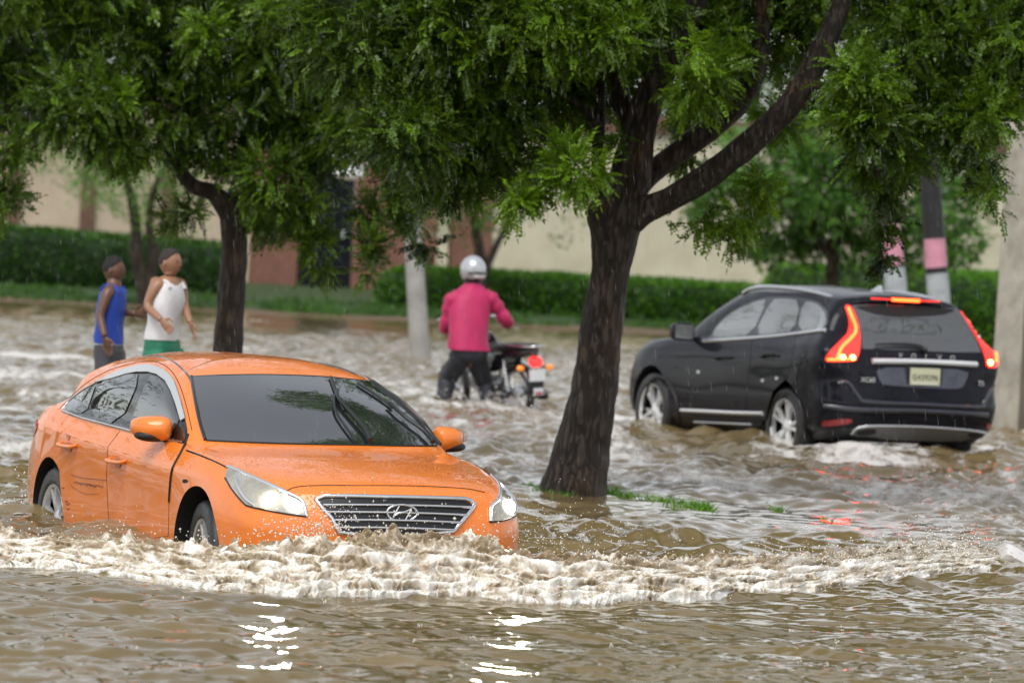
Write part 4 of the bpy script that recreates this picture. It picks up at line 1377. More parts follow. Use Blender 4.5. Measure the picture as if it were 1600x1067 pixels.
# off the crest and the toe of the wave
for i in range(1900):
    a = RNG.integers(0, NS)
    t = RNG.choice([0.02, 0.02, 0.05, .30, .42, .46])
    j = int(t * NT)
    p = np.array([BX[a, j], BY[a, j], BZ[a, j]])
    h = HH[a, 0]
    up = RNG.exponential(.035 + .10 * h) if t > .2 else RNG.exponential(.02)
    p = p + [RNG.normal(0, .04), -RNG.exponential(.03) if t < .2 else RNG.normal(-.03, .08), up]
    C.append(p); R.append(RNG.uniform(.0018, .0055) * (1.6 if RNG.random() < .12 else 1)); S.append((RNG.uniform(.7, 1.4), 1, RNG.uniform(.7, 1.6)))


def burst(px, py, d, n, sp, up, r=(.002, .006)):
    c = at(px, py, d)
    for _ in range(n):
        C.append(np.array(c) + [RNG.normal(0, sp), RNG.normal(0, sp), RNG.exponential(up)])
        R.append(RNG.uniform(*r)); S.append((RNG.uniform(.7, 1.3), 1, RNG.uniform(.8, 2)))


for i in range(6000):
    a = RNG.integers(0, NS)
    j = int(RNG.beta(1.3, 1.9) * .62 * NT)
    if bf[a, j] < RNG.uniform(.1, .7):
        continue
    p = np.array([BX[a, j], BY[a, j] - .004, BZ[a, j]]) + RNG.normal(0, .006, 3)
    C.append(p); R.append(RNG.uniform(.0015, .004)); S.append((RNG.uniform(.6, 1.8), 1, RNG.uniform(.6, 1.6)))
burst(520, 825, 31.6, 160, .10, .07)
burst(620, 842, 31.4, 50, .14, .08)
burst(480, 835, 31.8, 200, .12, .05)
burst(300, 838, 33.4, 260, .08, .05)
burst(60, 812, 36.2, 420, .10, .07, (.003, .009))
burst(870, 850, 31.5, 260, .22, .10, (.0015, .004))
burst(695, 628, 60.3, 150, .16, .06, (.003, .009))
burst(765, 634, 60.2, 150, .16, .05, (.003, .009))
burst(825, 640, 60.0, 90, .16, .04, (.003, .008))
burst(1480, 868, 31.6, 420, .16, .06)
burst(1350, 880, 31.4, 260, .25, .04)
drops('splash_droplets', np.array(C), np.array(R), np.array(S), 'scattered droplets thrown up along the foaming wave')

# ------------------------------------------------------------------ leaves
def leaf_mat(name, dark, light, trans=0.35, rough=0.35):
    m, nt, b = new_mat(name)
    L = nt.links.new
    a = nt.nodes.new('ShaderNodeAttribute'); a.attribute_name = 'tone'
    r = ramp(nt, a.outputs['Fac'], [(0.0, dark), (0.55, tuple((x + y) / 2 for x, y in zip(dark, light))), (1.0, light)])
    L(r.outputs[0], b.inputs['Base Color'])
    b.inputs['Roughness'].default_value = rough
    t = nt.nodes.new('ShaderNodeBsdfTranslucent')
    L(r.outputs[0], t.inputs[0])
    mix = nt.nodes.new('ShaderNodeMixShader')
    mix.inputs[0].default_value = trans
    L(b.outputs[0], mix.inputs[1]); L(t.outputs[0], mix.inputs[2])
    L(mix.outputs[0], nt.nodes['Material Output'].inputs[0])
    return m


def unit(v):
    return v / np.maximum(np.linalg.norm(v, axis=-1, keepdims=True), 1e-9)


def pinnate(n, rng):
    """leaflet quads of a feather leaf along +x: (L,4,3)"""
    qs = []
    for i in range(7):
        x = .05 + i * .035
        for s in (1, -1):
            ln = .062 * (1 - .35 * abs(i - 2.5) / 4)
            w = .0165
            a = np.array([x, 0, 0.]); d = np.array([.55, s * .83, -.18]); d /= np.linalg.norm(d)
            q = np.array([-d[1], d[0], 0.]); q /= np.linalg.norm(q)
            qs.append([a, a + d * ln * .45 + q * w, a + d * ln, a + d * ln * .45 - q * w])
    a = np.array([.29, 0, -.01])
    qs.append([a, a + [.03, .012, 0], a + [.065, 0, -.012], a + [.03, -.012, 0]])
    qs = np.array(qs)
    qs[:, :, 2] -= .7 * qs[:, :, 0] ** 2          # droop along the stalk
    return qs


def simple_leaf(size):
    return np.array([[[0, 0, 0], [.45 * size, .26 * size, -.02 * size], [size, 0, -.14 * size], [.45 * size, -.26 * size, -.02 * size]]])


GAPS = [(548, 272, 30, 22), (1062, 272, 40, 22), (1020, 262, 22, 14), (975, 300, 34, 50), (1000, 215, 24, 50), (1100, 270, 40, 40), (1180, 215, 34, 34), (1140, 170, 22, 30), (1008, 175, 30, 44), (1030, 120, 24, 36), (1168, 135, 24, 34), (1188, 80, 20, 36), (1272, 105, 26, 40), (1300, 45, 24, 46), (1190, 30, 18, 44), (1055, 70, 26, 36)]      # openings through the two near crowns


def foliage(name, clumps, unitleaf, mat, parent, rng, gaps=None, shell=.55, droop=.12, scale=(.45, .78)):
    """clumps: (centre, (rx,ry,rz), count, tone)"""
    Vs, Ts = [], []
    nl = len(unitleaf)
    for c, r, cnt, tone in clumps:
        c = np.array(c); r = np.array(r)
        # every clump is a handful of twig tufts, so gaps stay between them
        nt_ = max(3, cnt // 9)
        d = unit(rng.normal(size=(nt_, 3)))
        rad_ = rng.uniform(shell, 1.0, (nt_, 1)) ** .8
        tuft = c + d * rad_ * r
        k = rng.integers(0, nt_, cnt)
        P = tuft[k] + rng.normal(0, .11, (cnt, 3)) * np.minimum(1.0, r.mean() / .5)
        if gaps is not None:
            gx0, gy0 = to_px(P[:, 0] + gaps.x, P[:, 1] + gaps.y, P[:, 2] + gaps.z)
            ok = np.ones(cnt, bool)
            for (qx, qy, qa, qb) in GAPS:
                ok &= ((gx0 - qx) / qa) ** 2 + ((gy0 - qy) / qb) ** 2 > 1
            P, k = P[ok], k[ok]
            cnt = len(P)
            if not cnt:
                continue
        out = unit((P - c) / r + rng.normal(0, .95, (cnt, 3)))
        out[:, 2] -= droop
        X = unit(out)
        upv = unit(rng.normal(0, .6, (cnt, 3)) + [0, 0, 1])
        Y = unit(np.cross(upv, X))
        Z = np.cross(X, Y)
        s = rng.uniform(*scale, (cnt, 1, 1, 1))
        A = unitleaf[None] * s
        W = P[:, None, None, :] + A[..., 0:1] * X[:, None, None, :] + A[..., 1:2] * Y[:, None, None, :] + A[..., 2:3] * Z[:, None, None, :]
        W += rng.normal(0, .004, W.shape)
        Vs.append(W.reshape(-1, 3))
        tn = np.clip(tone + .08 + rng.normal(0, .15, nt_)[k] + rng.normal(0, .12, cnt), 0, 1)
        Ts.append(np.repeat(tn, nl * 4))
    V = np.concatenate(Vs)
    n = len(V) // 4
    return mesh_np(name, V, np.arange(n * 4).reshape(n, 4), mat, parent, smooth=False, attrs={'tone': np.concatenate(Ts)})


def bark_mat(name, c1, c2, wet=.45, scale=1.0):
    m, nt, b = new_mat(name)
    L = nt.links.new
    tc = nt.nodes.new('ShaderNodeTexCoord')
    mp = nt.nodes.new('ShaderNodeMapping')
    mp.inputs['Scale'].default_value = (24 * scale, 24 * scale, 4.6 * scale)
    L(tc.outputs['Object'], mp.inputs[0])
    n = N(nt, 'ShaderNodeTexNoise', Scale=1.0, Detail=9.0, Roughness=0.7)
    L(mp.outputs[0], n.inputs['Vector'])
    v = N(nt, 'ShaderNodeTexVoronoi', Scale=1.5, feature='DISTANCE_TO_EDGE')
    mxv = nt.nodes.new('ShaderNodeMixRGB'); mxv.inputs[0].default_value = .25
    L(mp.outputs[0], mxv.inputs[1]); L(n.outputs['Color'], mxv.inputs[2])
    mxv.inputs[0].default_value = .75; L(mxv.outputs[0], v.inputs['Vector'])
    v.inputs['Scale'].default_value = 3.0
    r = ramp(nt, n.outputs['Fac'], [(0.28, c1), (0.55, tuple((a + q) / 2 for a, q in zip(c1, c2))), (0.74, c2)])
    vr = ramp(nt, v.outputs['Distance'], [(0.0, (.55,) * 3), (0.15, (1,) * 3)])
    mu = nt.nodes.new('ShaderNodeMixRGB'); mu.blend_type = 'MULTIPLY'; mu.inputs[0].default_value = .8
    L(r.outputs[0], mu.inputs[1]); L(vr.outputs[0], mu.inputs[2])
    n3 = N(nt, 'ShaderNodeTexNoise', Scale=2.2, Detail=4.0)
    L(tc.outputs['Object'], n3.inputs['Vector'])
    r3 = ramp(nt, n3.outputs['Fac'], [(0.52, (0, 0, 0)), (0.72, (.7,) * 3)])
    mg = nt.nodes.new('ShaderNodeMixRGB'); mg.inputs[2].default_value = (.115, .062, .032, 1)
    L(r3.outputs[0], mg.inputs[0]); L(mu.outputs[0], mg.inputs[1])
    L(mg.outputs[0], b.inputs['Base Color'])
    b.inputs['Roughness'].default_value = wet
    b.inputs['Specular IOR Level'].default_value = .3
    ad = N(nt, 'ShaderNodeMath', operation='ADD')
    L(n.outputs['Fac'], ad.inputs[0]); L(vr.outputs[0], ad.inputs[1])
    bp = N(nt, 'ShaderNodeBump', Strength=1.0, Distance=0.06)
    L(ad.outputs[0], bp.inputs['Height']); L(bp.outputs[0], b.inputs['Normal'])
    return m


M_bark = bark_mat('wet dark bark', (.014, .011, .009), (.115, .088, .070))
M_bark2 = bark_mat('grey brown bark', (.04, .03, .022), (.13, .10, .075))


def limb(pts, radii, seed, rough=.10, n=26, sub=14, knots=()):
    """one knobbly tapering limb as arrays for MB.add"""
    P = crv(pts, sub)
    t = np.linspace(0, len(radii) - 1, len(P))
    R = np.interp(t, range(len(radii)), radii)
    V, Fc = [], []
    prev = None
    for i, p in enumerate(P):
        tg = (P[min(i + 1, len(P) - 1)] - P[max(i - 1, 0)]).normalized()
        u = tg.cross(Vector((0, 1, 0))).normalized() if prev is None else (prev - tg * prev.dot(tg)).normalized()
        prev = u
        w = tg.cross(u)
        for j in range(n):
            a = 2 * PI * j / n
            d = u * math.cos(a) + w * math.sin(a)
            q = p + d * R[i]
            k = 1 + rough * mnoise.fractal(q * 3.0 + Vector((seed, 0, 0)), 1.0, 2.0, 4) + rough * .5 * mnoise.noise(Vector((math.cos(a) * 3, math.sin(a) * 3, i * .12 + seed)))
            for kc, kr, ka in knots:
                k += ka * math.exp(-((q - kc).length / kr) ** 2)
            V.append(p + d * R[i] * k)
    for i in range(len(P) - 1):
        for j in range(n):
            Fc.append((i * n + j, i * n + (j + 1) % n, (i + 1) * n + (j + 1) % n, (i + 1) * n + j))
    Fc.append(tuple((len(P) - 1) * n + j for j in range(n)))
    return V, Fc


def pxlimb(pl, D, seed, rough=.10, **kw):
    """pl: (px, py, width px, extra depth)"""
    pts = [at(a, c, D + e) for a, c, w_, e in pl]
    radii = [w_ / 2 / F_PX * (D + e) for a, c, w_, e in pl]
    return limb(pts, radii, seed, rough, **kw)


def pxclump(lst, D, dens, thick=1.0, rngd=None):
    """(px, py, r px, tone, [depth offset]) -> foliage clumps"""
    o = []
    for q in lst:
        a, c, r, tone = q[:4]
        dz = q[4] if len(q) > 4 else RNG.uniform(-1, 1) * .9
        d = D + dz
        rw = max(8, r - (20 if D < 60 else 0)) / F_PX * d
        o.append((tuple(at(a, c, d)), (rw * 1.05, rw * thick, rw * .8), max(8, int(dens * r * r * (q[5] if len(q) > 5 else 1) / 1e4)), tone))
    return o


PIN = pinnate(1, RNG)
M_leaf1 = leaf_mat('feather leaves', (.009, .024, .003), (.22, .40, .02), .42)
M_leaf2 = leaf_mat('broad leaves', (.010, .042, .007), (.15, .34, .05), .35, .3)
M_leaf3 = leaf_mat('hedge leaves', (.010, .042, .004), (.15, .38, .015), .25, .4)


def tree(name, label, D, limbs, clumps, leaf, lm, bm_, rough=.1, group=None, base=None, extra=None, **kw):
    b = base if base is not None else at(limbs[0][0][0], limbs[0][0][1], D)
    t = empty(name, b, 0, label, 'tree', group)
    mb = MB()
    for i, l in enumerate(limbs):
        V, Fc = pxlimb(l, D, i * 3.7 + D, rough, **kw)
        mb.add([v - b for v in V], Fc)
    for V, Fc in (extra or []):
        mb.add([v - b for v in V], Fc)
    tr = mb.build('trunk', bm_, t, angle=80)
    bb = np.array(b)
    f = foliage('crown', [(np.array(c) - bb, r, n, tn) for c, r, n, tn in clumps], leaf, lm, t, np.random.default_rng(int(D * 10)), b if D < 60 else None)
    return t


# centre tree
D1 = 43.1
b1 = ground_at(897, 772, 0.0)
D1 = b1.y
limbs1 = [
    [(893, 800, 118, 0), (899, 762, 100, 0), (910, 705, 84, 0), (922, 640, 76, 0), (933, 570, 70, 0), (942, 500, 65, 0), (952, 430, 62, 0), (960, 370, 68, 0), (967, 325, 74, 0), (983, 280, 66, 0), (995, 235, 54, 0), (1005, 185, 50, 0), (1020, 140, 48, 0), (1048, 80, 46, 0), (1078, 20, 42, 0), (1120, -70, 34, .2), (1160, -190, 22, .4)],
    [(975, 345, 50, 0), (1008, 328, 44, -.05), (1045, 312, 40, -.1), (1090, 285, 42, -.15), (1140, 250, 40, -.2), (1190, 208, 40, -.25), (1232, 165, 40, -.3), (1268, 110, 38, -.3), (1298, 50, 34, -.3), (1325, -20, 30, -.3), (1370, -120, 22, -.3)],
    [(985, 300, 44, .1), (1022, 268, 36, .15), (1065, 235, 36, .2), (1110, 200, 38, .25), (1150, 162, 38, .3), (1180, 110, 34, .3), (1190, 50, 28, .3), (1196, -30, 24, .3), (1200, -140, 16, .3)],
    [(955, 320, 46, .05), (938, 280, 26, .1), (934, 235, 20, .15), (938, 180, 18, .2), (936, 120, 17, .2), (930, 60, 15, .2), (915, -20, 12, .2)],
    [(985, 200, 34, .1), (972, 160, 30, .15), (966, 120, 26, .2), (950, 60, 22, .3), (920, -20, 16, .4)],
    [(936, 200, 14, .1), (900, 160, 10, .0), (850, 140, 8, -.1), (790, 130, 5, -.2)],
    [(1260, 125, 20, -.3), (1310, 150, 10, -.6), (1355, 200, 8, -.7), (1375, 280, 6, -.7)],
]
kn = [(at(926, 352, D1 - .1), .16, .28), (at(922, 320, D1 - .1), .12, .25), (at(985, 345, D1), .15, .2)]
cl1 = pxclump([
    (840, 40, 100, .42), (760, 130, 100, .25), (700, 40, 110, .28), (865, 160, 75, .30), (905, 268, 46, .78, -.7), (880, 240, 34, .6, -.6), (805, 318, 34, .72, -.6), (835, 292, 26, .5, -.5), (740, 220, 90, .2), (800, 230, 80, .22), (700, 290, 60, .25),
    (870, 15, 50, .8, -.8), (925, 25, 45, .7, -.8), (955, 55, 60, .5), (1070, 75, 38, .8, -.8), (1055, 95, 25, .75, -.8), (1110, 60, 70, .38), (1090, 130, 60, .48), (1130, 110, 50, .55), (1150, 40, 70, .3), (1230, 50, 80, .3), (1300, 110, 70, .28), (1345, 120, 60, .42, -.8), (1370, 200, 60, .22), (1330, 190, 45, .45, -.8),
    (1375, 285, 42, .18), (1380, 345, 34, .15), (1385, 400, 22, .15), (1350, 250, 40, .25), (1440, 60, 95, .3), (1530, 70, 90, .3), (1480, 160, 65, .22), (1540, 180, 55, .3), (1500, 210, 50, .25), (1525, 255, 38, .2), (1548, 300, 22, .35, -.5), (1560, 318, 12, .4, -.5), (1590, 130, 60, .3), (1600, 40, 80, .3), (1420, 170, 70, .2), (1415, 250, 36, .25),
    (1195, 290, 36, .55, .4), (1160, 335, 36, .55, .3, .6), (1120, 350, 28, .55, .3, .6), (1145, 380, 26, .6, .3, .6), (1090, 350, 14, .5, .2), (1040, 345, 9, .4, .1), (1190, 230, 26, .6, .8), (1215, 190, 40, .65, 1.0), (1080, 180, 40, .5, .9), (1060, 230, 34, .45, 1.1),
    (960, 150, 40, .25), (990, 80, 60, .35), (905, 100, 60, .3), (1000, 20, 70, .35), (975, 215, 24, .3, -.3), (560, 40, 110, .25), (620, 120, 90, .22), (640, 210, 80, .2),
    (900, -60, 140, .35), (1100, -70, 150, .35), (1300, -60, 150, .35), (1500, -80, 150, .35), (700, -80, 140, .35)], D1, 820)
cl1 += [(tuple(at(x, y, D1 + dz)), (1.3, 1.2, .9), 420, .4) for x, y, dz in ((800, -330, 0), (1000, -420, 1), (1250, -400, -1), (1480, -330, .5), (1120, -300, 2), (700, -260, -1.2))]
cl1 += [((x, y, z), (1.3, 1.3, 1.0), 1500, .4) for x, y, z in ((.4, 42.5, 9.4), (1.9, 41.5, 9.8), (3.2, 43, 9.2), (1.2, 43.5, 11), (2.6, 42.5, 11.4), (.1, 41, 8.2), (3.6, 41.5, 8.0), (1.6, 40.6, 8.4))]
tree('street_tree', 'nearest tree, with a thick dark leaning trunk forking low above the grass strip', D1, limbs1, cl1, PIN, M_leaf1, M_bark, .13, knots=kn, base=b1)

# left tree
b2 = ground_at(350, 690, 0.0)
D2 = b2.y
limbs2 = [
    [(350, 700, 54, 0), (352, 620, 50, 0), (357, 540, 47, 0), (362, 460, 43, 0), (366, 390, 41, 0), (366, 335, 44, 0), (378, 290, 36, 0), (388, 230, 34, 0), (400, 150, 30, 0), (415, 60, 24, 0), (430, -60, 18, 0)],
    [(362, 335, 38, 0), (335, 303, 28, -.1), (305, 292, 25, -.15), (282, 268, 22, -.2), (262, 225, 19, -.2), (240, 160, 16, -.2), (215, 80, 12, -.3), (190, 0, 8, -.3)],
    [(385, 250, 26, 0), (420, 200, 18, .1), (470, 150, 14, .2), (530, 100, 10, .3)],
]
cl2 = pxclump([
    (60, 60, 105, .22), (190, 70, 115, .22), (320, 60, 110, .22), (450, 60, 110, .28), (560, 110, 100, .24), (120, 165, 85, .25), (240, 180, 85, .25), (360, 160, 90, .2), (480, 190, 90, .25), (590, 190, 90, .22), (340, 235, 50, .3), (180, 220, 60, .3),
    (25, 235, 38, .35), (15, 300, 34, .35), (0, 340, 22, .4), (40, 170, 60, .25), (430, 280, 60, .3), (405, 330, 45, .4), (440, 345, 45, .35), (480, 320, 42, .3), (495, 380, 36, .3, -.4), (500, 415, 20, .35, -.4), (570, 330, 38, .25), (580, 385, 28, .3), (575, 420, 20, .4), (490, 240, 50, .2), (620, 285, 42, .25), (640, 300, 40, .3), (320, 50, 40, .6, -.8), (170, 150, 26, .65, -.8), (430, 20, 40, .6, -.8), (190, 160, 22, .7, -.9), (640, 340, 30, .25), (670, 385, 22, .2),
    (300, 330, 26, .4), (270, 345, 22, .4), (0, -60, 130, .35), (200, -70, 140, .35), (400, -80, 140, .35), (560, -60, 130, .35), (-80, 100, 110, .3), (-60, 230, 60, .3)], D2, 860)
tree('street_tree', 'left tree with a dark straight trunk standing behind the orange saloon roof', D2, limbs2, cl2, PIN, M_leaf1, M_bark, .10, base=b2)

# far trees on the bank
SL1 = simple_leaf(.13)
SL2 = simple_leaf(.26)
limbs3 = [[(228, 482, 26, 0), (222, 440, 22, 0), (213, 400, 19, 0), (212, 350, 18, 0), (205, 310, 15, 0), (190, 260, 11, 0)],
          [(230, 475, 22, 0), (236, 430, 18, 0), (240, 395, 17, 0), (233, 350, 14, 0), (240, 300, 11, 0), (262, 250, 8, 0)]]
cl3 = pxclump([(110, 250, 60, .85), (150, 290, 50, .9), (90, 225, 45, .85), (210, 290, 60, .8), (265, 310, 45, .8), (190, 240, 70, .75), (270, 250, 60, .7), (300, 345, 24, .85), (245, 355, 26, .8), (205, 330, 30, .85), (120, 200, 60, .5), (330, 290, 40, .5)], 103.6, 1900)
tree('bank_tree', 'slender twin stemmed tree with pale green leaves before the long dark hedge', 103.6, limbs3, cl3, SL1, M_leaf2, M_bark2, .06)
limbs4 = [[(752, 505, 24, 0), (752, 450, 20, 0), (750, 400, 18, 0), (742, 350, 14, 0), (735, 300, 10, 0)], [(752, 440, 18, 0), (768, 400, 12, 0), (785, 365, 10, 0), (805, 330, 7, 0)]]
cl4 = pxclump([(690, 310, 55, .4), (740, 310, 60, .35), (790, 320, 45, .4), (660, 340, 40, .35), (720, 350, 40, .3), (770, 345, 32, .35), (830, 280, 50, .45), (640, 290, 55, .45), (880, 370, 22, .4), (760, 260, 80, .35), (690, 255, 60, .35), (895, 345, 18, .4)], 107.5, 1500)
tree('bank_tree', 'small forked tree beside the cream wall behind the rider in pink', 107.5, limbs4, cl4, SL1, M_leaf2, M_bark2, .06)
limbs5 = [[(1302, 480, 26, 0), (1300, 440, 22, 0), (1302, 400, 20, 0), (1310, 340, 18, 0), (1320, 270, 14, 0), (1330, 200, 10, 0)], [(1302, 410, 16, 0), (1260, 350, 12, 0), (1220, 290, 9, 0)], [(1305, 380, 14, 0), (1370, 320, 10, 0), (1440, 270, 8, 0)]]
cl5 = pxclump([(1200, 250, 75, 0.66), (1150, 315, 60, 0.51), (1270, 290, 80, 0.58), (1235, 350, 60, 0.47), (1320, 330, 70, 0.51), (1410, 310, 75, 0.58), (1480, 330, 55, 0.55), (1290, 220, 80, 0.66), (1390, 230, 80, 0.62), (1170, 370, 34, 0.51), (1500, 260, 60, 0.58), (1110, 290, 40, 0.58), (1340, 390, 44, 0.47), (1440, 385, 55, 0.55), (1495, 385, 40, 0.55), (1200, 395, 30, 0.51), (1250, 400, 40, 0.47), (1090, 340, 20, 0.55), (1390, 400, 40, 0.51)], 100.5, 2300)
tree('bank_tree', 'round broad leaved tree with glossy leaves behind the dark grey car', 100.5, limbs5, cl5, SL2, M_leaf2, M_bark2, .06)

# trees beyond the walls fill the view up to the top of the frame
rng = np.random.default_rng(5)
far = [(-11.5, 128, 'dark spreading tree at the far left beyond the wall'), (-7.2, 131, 'dense dark tree beyond the wall, second from the left'), (-3.0, 127, 'dark full tree beyond the brick wall and gate'), (1.2, 130, 'dense tree beyond the cream wall, above the rider'), (5.2, 127, 'dark tree beyond the cream wall, above the grey car bonnet'), (9.2, 130, 'dense tree beyond the cream wall at the right'), (13.0, 127, 'dark tree beyond the wall at the far right')]
for i, (x, y, lab) in enumerate(far):
    t = empty('background_tree', (x, y, .3), 0, lab, 'tree', 'trees beyond the walls')
    V, Fc = limb([Vector((0, 0, 0)), Vector((.1, 0, 2)), Vector((-.1, .1, 4)), Vector((.2, 0, 7))], [.22, .18, .15, .06], i, .08, n=12, sub=5)
    MB().add(V, Fc).build('trunk', M_bark, t, angle=80)
    cs = []
    for k in range(75):
        p = rng.uniform((-2.7, -1.6, 3.0), (2.7, 1.6, 9.2))
        cs.append((p, (.95, .9, .8), 260, rng.uniform(.15, .5)))
    foliage('crown', cs, simple_leaf(.24), M_leaf2, t, rng)


# ------------------------------------------------------------------ hedges
def hedge(name, label, X0, X1, Y0, Y1, z0, zt, n, tone, rng, round_l=0.0, lean=0.0):
    """clipped hedge: dense twig core under a skin of small leaves; zt = (left, right) top heights"""
    root = empty(name, ((X0 + X1) / 2, (Y0 + Y1) / 2, z0), 0, label, 'hedge')
    o = Vector(root.location)
    nx, nr = 60, 12
    V, Fc = [], []
    for i in range(nx + 1):
        f = i / nx
        x = X0 + (X1 - X0) * f
        e = 1.0
        if round_l and x - X0 < round_l:
            e = math.sqrt(max(0.02, 1 - (1 - (x - X0) / round_l) ** 2))
        if round_l and X1 - x < .3:
            e = math.sqrt(max(0.02, 1 - (1 - (X1 - x) / .3) ** 2))
        h = (zt[0] + (zt[1] - zt[0]) * f - z0) * (.55 + .45 * e)
        dy = (Y1 - Y0) / 2 * e
        for j in range(nr):
            a = 2 * PI * j / nr
            cy, cz = math.cos(a), math.sin(a)
            yy = math.copysign(abs(cy) ** .45, cy) * dy * .9
            zz = (math.copysign(abs(cz) ** .45, cz) * .5 + .5) * h * .94
            nn = mnoise.noise(Vector((x * 1.3, yy * 2, zz * 2))) * .05
            V.append((x - o.x, (Y0 + Y1) / 2 + yy * (1 + nn) - o.y, zz * (1 + nn)))
    for i in range(nx):
        for j in range(nr):
            Fc.append((i * nr + j, i * nr + (j + 1) % nr, (i + 1) * nr + (j + 1) % nr, (i + 1) * nr + j))
    Fc += [tuple(range(nr)), tuple(nx * nr + j for j in range(nr))]
    core = MB().add(V, Fc).build('twig_core', pm('hedge core', (.012, .03, .008), .9), root, angle=80)
    # leaves on the skin
    Va = np.array(V); F4 = np.array([f for f in Fc if len(f) == 4])
    q = Va[F4]
    ar = np.linalg.norm(np.cross(q[:, 1] - q[:, 0], q[:, 3] - q[:, 0]), axis=1)
    k = rng.choice(len(F4), n, p=ar / ar.sum())
    u, v = rng.random((n, 1)), rng.random((n, 1))
    P = q[k, 0] * (1 - u) * (1 - v) + q[k, 1] * u * (1 - v) + q[k, 2] * u * v + q[k, 3] * (1 - u) * v
    nn = unit(np.cross(q[k, 1] - q[k, 0], q[k, 3] - q[k, 0]))
    cen = Va.mean(0)
    nn *= np.sign((nn * (P - [0, cen[1], cen[2]])).sum(1, keepdims=True) + 1e-9) * 1.0
    flip = (nn[:, 1] * (P[:, 1] - cen[1]) + nn[:, 2] * (P[:, 2] - cen[2])) < 0
    nn[flip] *= -1
    P = P + nn * rng.uniform(-.02, .07, (n, 1))
    X = unit(nn + rng.normal(0, .8, (n, 3)))
    Y = unit(np.cross(X, rng.normal(size=(n, 3))))
    lf = simple_leaf(.085)[0]
    W = P[:, None] + (lf[None, :, 0:1] * X[:, None] + lf[None, :, 1:2] * Y[:, None] + lf[None, :, 2:3] * np.cross(X, Y)[:, None]) * rng.uniform(.7, 1.3, (n, 1, 1))
    tn = np.clip(tone + rng.normal(0, .14, n) + .10 * (nn[:, 2] > .5), 0, 1)  # upward-facing leaves coloured lighter, painting light on the hedge top
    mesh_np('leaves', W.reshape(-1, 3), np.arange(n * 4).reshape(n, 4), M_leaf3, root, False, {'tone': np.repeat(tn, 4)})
    return root


def px_x(px, py, d):
    return at(px, py, d).x


hedge('hedge', 'long dark clipped hedge below the cream panelled wall on the left', px_x(-900, 440, 110), px_x(352, 455, 110), 109.6, 111.0, .16, (1.70, 1.18), 46000, .16, rng)
hedge('hedge', 'low clipped hedge with a rounded end in front of the cream wall', px_x(588, 470, 109), px_x(1192, 470, 109), 108.2, 109.8, .10, (.92, .92), 34000, .42, rng, .7)
hedge('hedge', 'tall bright green hedge behind the dark grey car', px_x(1190, 440, 106), px_x(2300, 440, 106), 104.6, 106.6, .10, (1.42, 1.50), 48000, .68, rng, .35)

# ------------------------------------------------------------------ walls on the far bank
M_cream = pm('cream render', (.52, .47, .345), .75, var=.10, vscale=.8, dirt=(.34, .28, .19), dscale=.7, damt=.5, bump=.1, bscale=14)
M_cream2 = pm('warm grey render', (.46, .37, .27), .75, var=.10, vscale=.8, dirt=(.30, .22, .15), dscale=.6, damt=.5)
M_pil = pm('brown pilaster', (.115, .055, .035), .6, var=.2, vscale=3)
m, nt, b = new_mat('brick')
tc = nt.nodes.new('ShaderNodeTexCoord')
mp = nt.nodes.new('ShaderNodeMapping'); mp.inputs['Rotation'].default_value = (PI / 2, 0, 0)
nt.links.new(tc.outputs['Object'], mp.inputs[0])
br = N(nt, 'ShaderNodeTexBrick', Scale=4.5)
br.inputs['Color1'].default_value = (.20, .075, .045, 1)
br.inputs['Color2'].default_value = (.14, .05, .032, 1)
br.inputs['Mortar'].default_value = (.22, .16, .12, 1)
br.inputs['Mortar Size'].default_value = .012
nt.links.new(mp.outputs[0], br.inputs['Vector'])
nt.links.new(br.outputs[0], b.inputs['Base Color'])
b.inputs['Roughness'].default_value = .75
M_brick = m
YW = 116.0
XL = -30.0
xa, xb, xc, xd = (px_x(v, 440, YW) for v in (388, 463, 548, 766))
XR = 30.0


def wall_box(name, label, x0, x1, z0, z1, th, mat, cat='wall', y=YW):
    r = empty(name, ((x0 + x1) / 2, y, z0), 0, label, cat)
    MB().box((0, th / 2, (z1 - z0) / 2), (x1 - x0, th, z1 - z0)).build('wall_panel', mat, r, bevel=.01)
    return r


wl = wall_box('boundary_wall', 'cream boundary wall with brown pilasters behind the long dark hedge', XL, xa - .003, .2, 3.9, .25, M_cream2)
for p in (20, 137, 262, -100, -220, -340):
    x = px_x(p, 320, YW - .1) - wl.location.x
    MB().box((x, -.062, 1.87), (.30, .118, 3.7)).build('pilaster', M_pil, wl, bevel=.01)
MB().box((0, .12, 3.76), (xa - XL - .02, .36, .10)).build('coping', M_cream2, wl, bevel=.01)
w2 = wall_box('brick_wall', 'short red brick wall left of the dark metal gate', xa, xb, .2, 3.6, .28, M_brick)
MB().box((0, .14, 3.46), (xb - xa - .01, .40, .11)).build('coping', M_cream2, w2, bevel=.01)
w3 = wall_box('brick_wall', 'red brick wall with a cream post right of the metal gate', xc, xd, .2, 3.6, .28, M_brick)
MB().box((0, .14, 3.46), (xd - xc - .01, .40, .11)).build('coping', M_cream2, w3, bevel=.01)
x = px_x(691, 400, YW - .1) - w3.location.x
MB().box((x, -.062, 1.7), (.23, .118, 3.3)).build('post', M_cream, w3, bevel=.01)
M_gate = pm('dark gate metal', (.010, .011, .016), .8, spec=.1)
gt = empty('metal_gate', ((xb + xc) / 2, YW + .08, .2), 0, 'dark slatted metal gate between two stretches of brick wall', 'gate')
gw = xc - xb - .02
fr_ = MB()
for s in (-1, 1):
    fr_.box((s * (gw / 2 - .04), 0, 1.35), (.08, .07, 2.7))
fr_.box((0, 0, .06), (gw - .17, .06, .08)); fr_.box((0, 0, 2.66), (gw - .17, .06, .08)); fr_.box((0, 0, 1.36), (gw - .17, .06, .07))
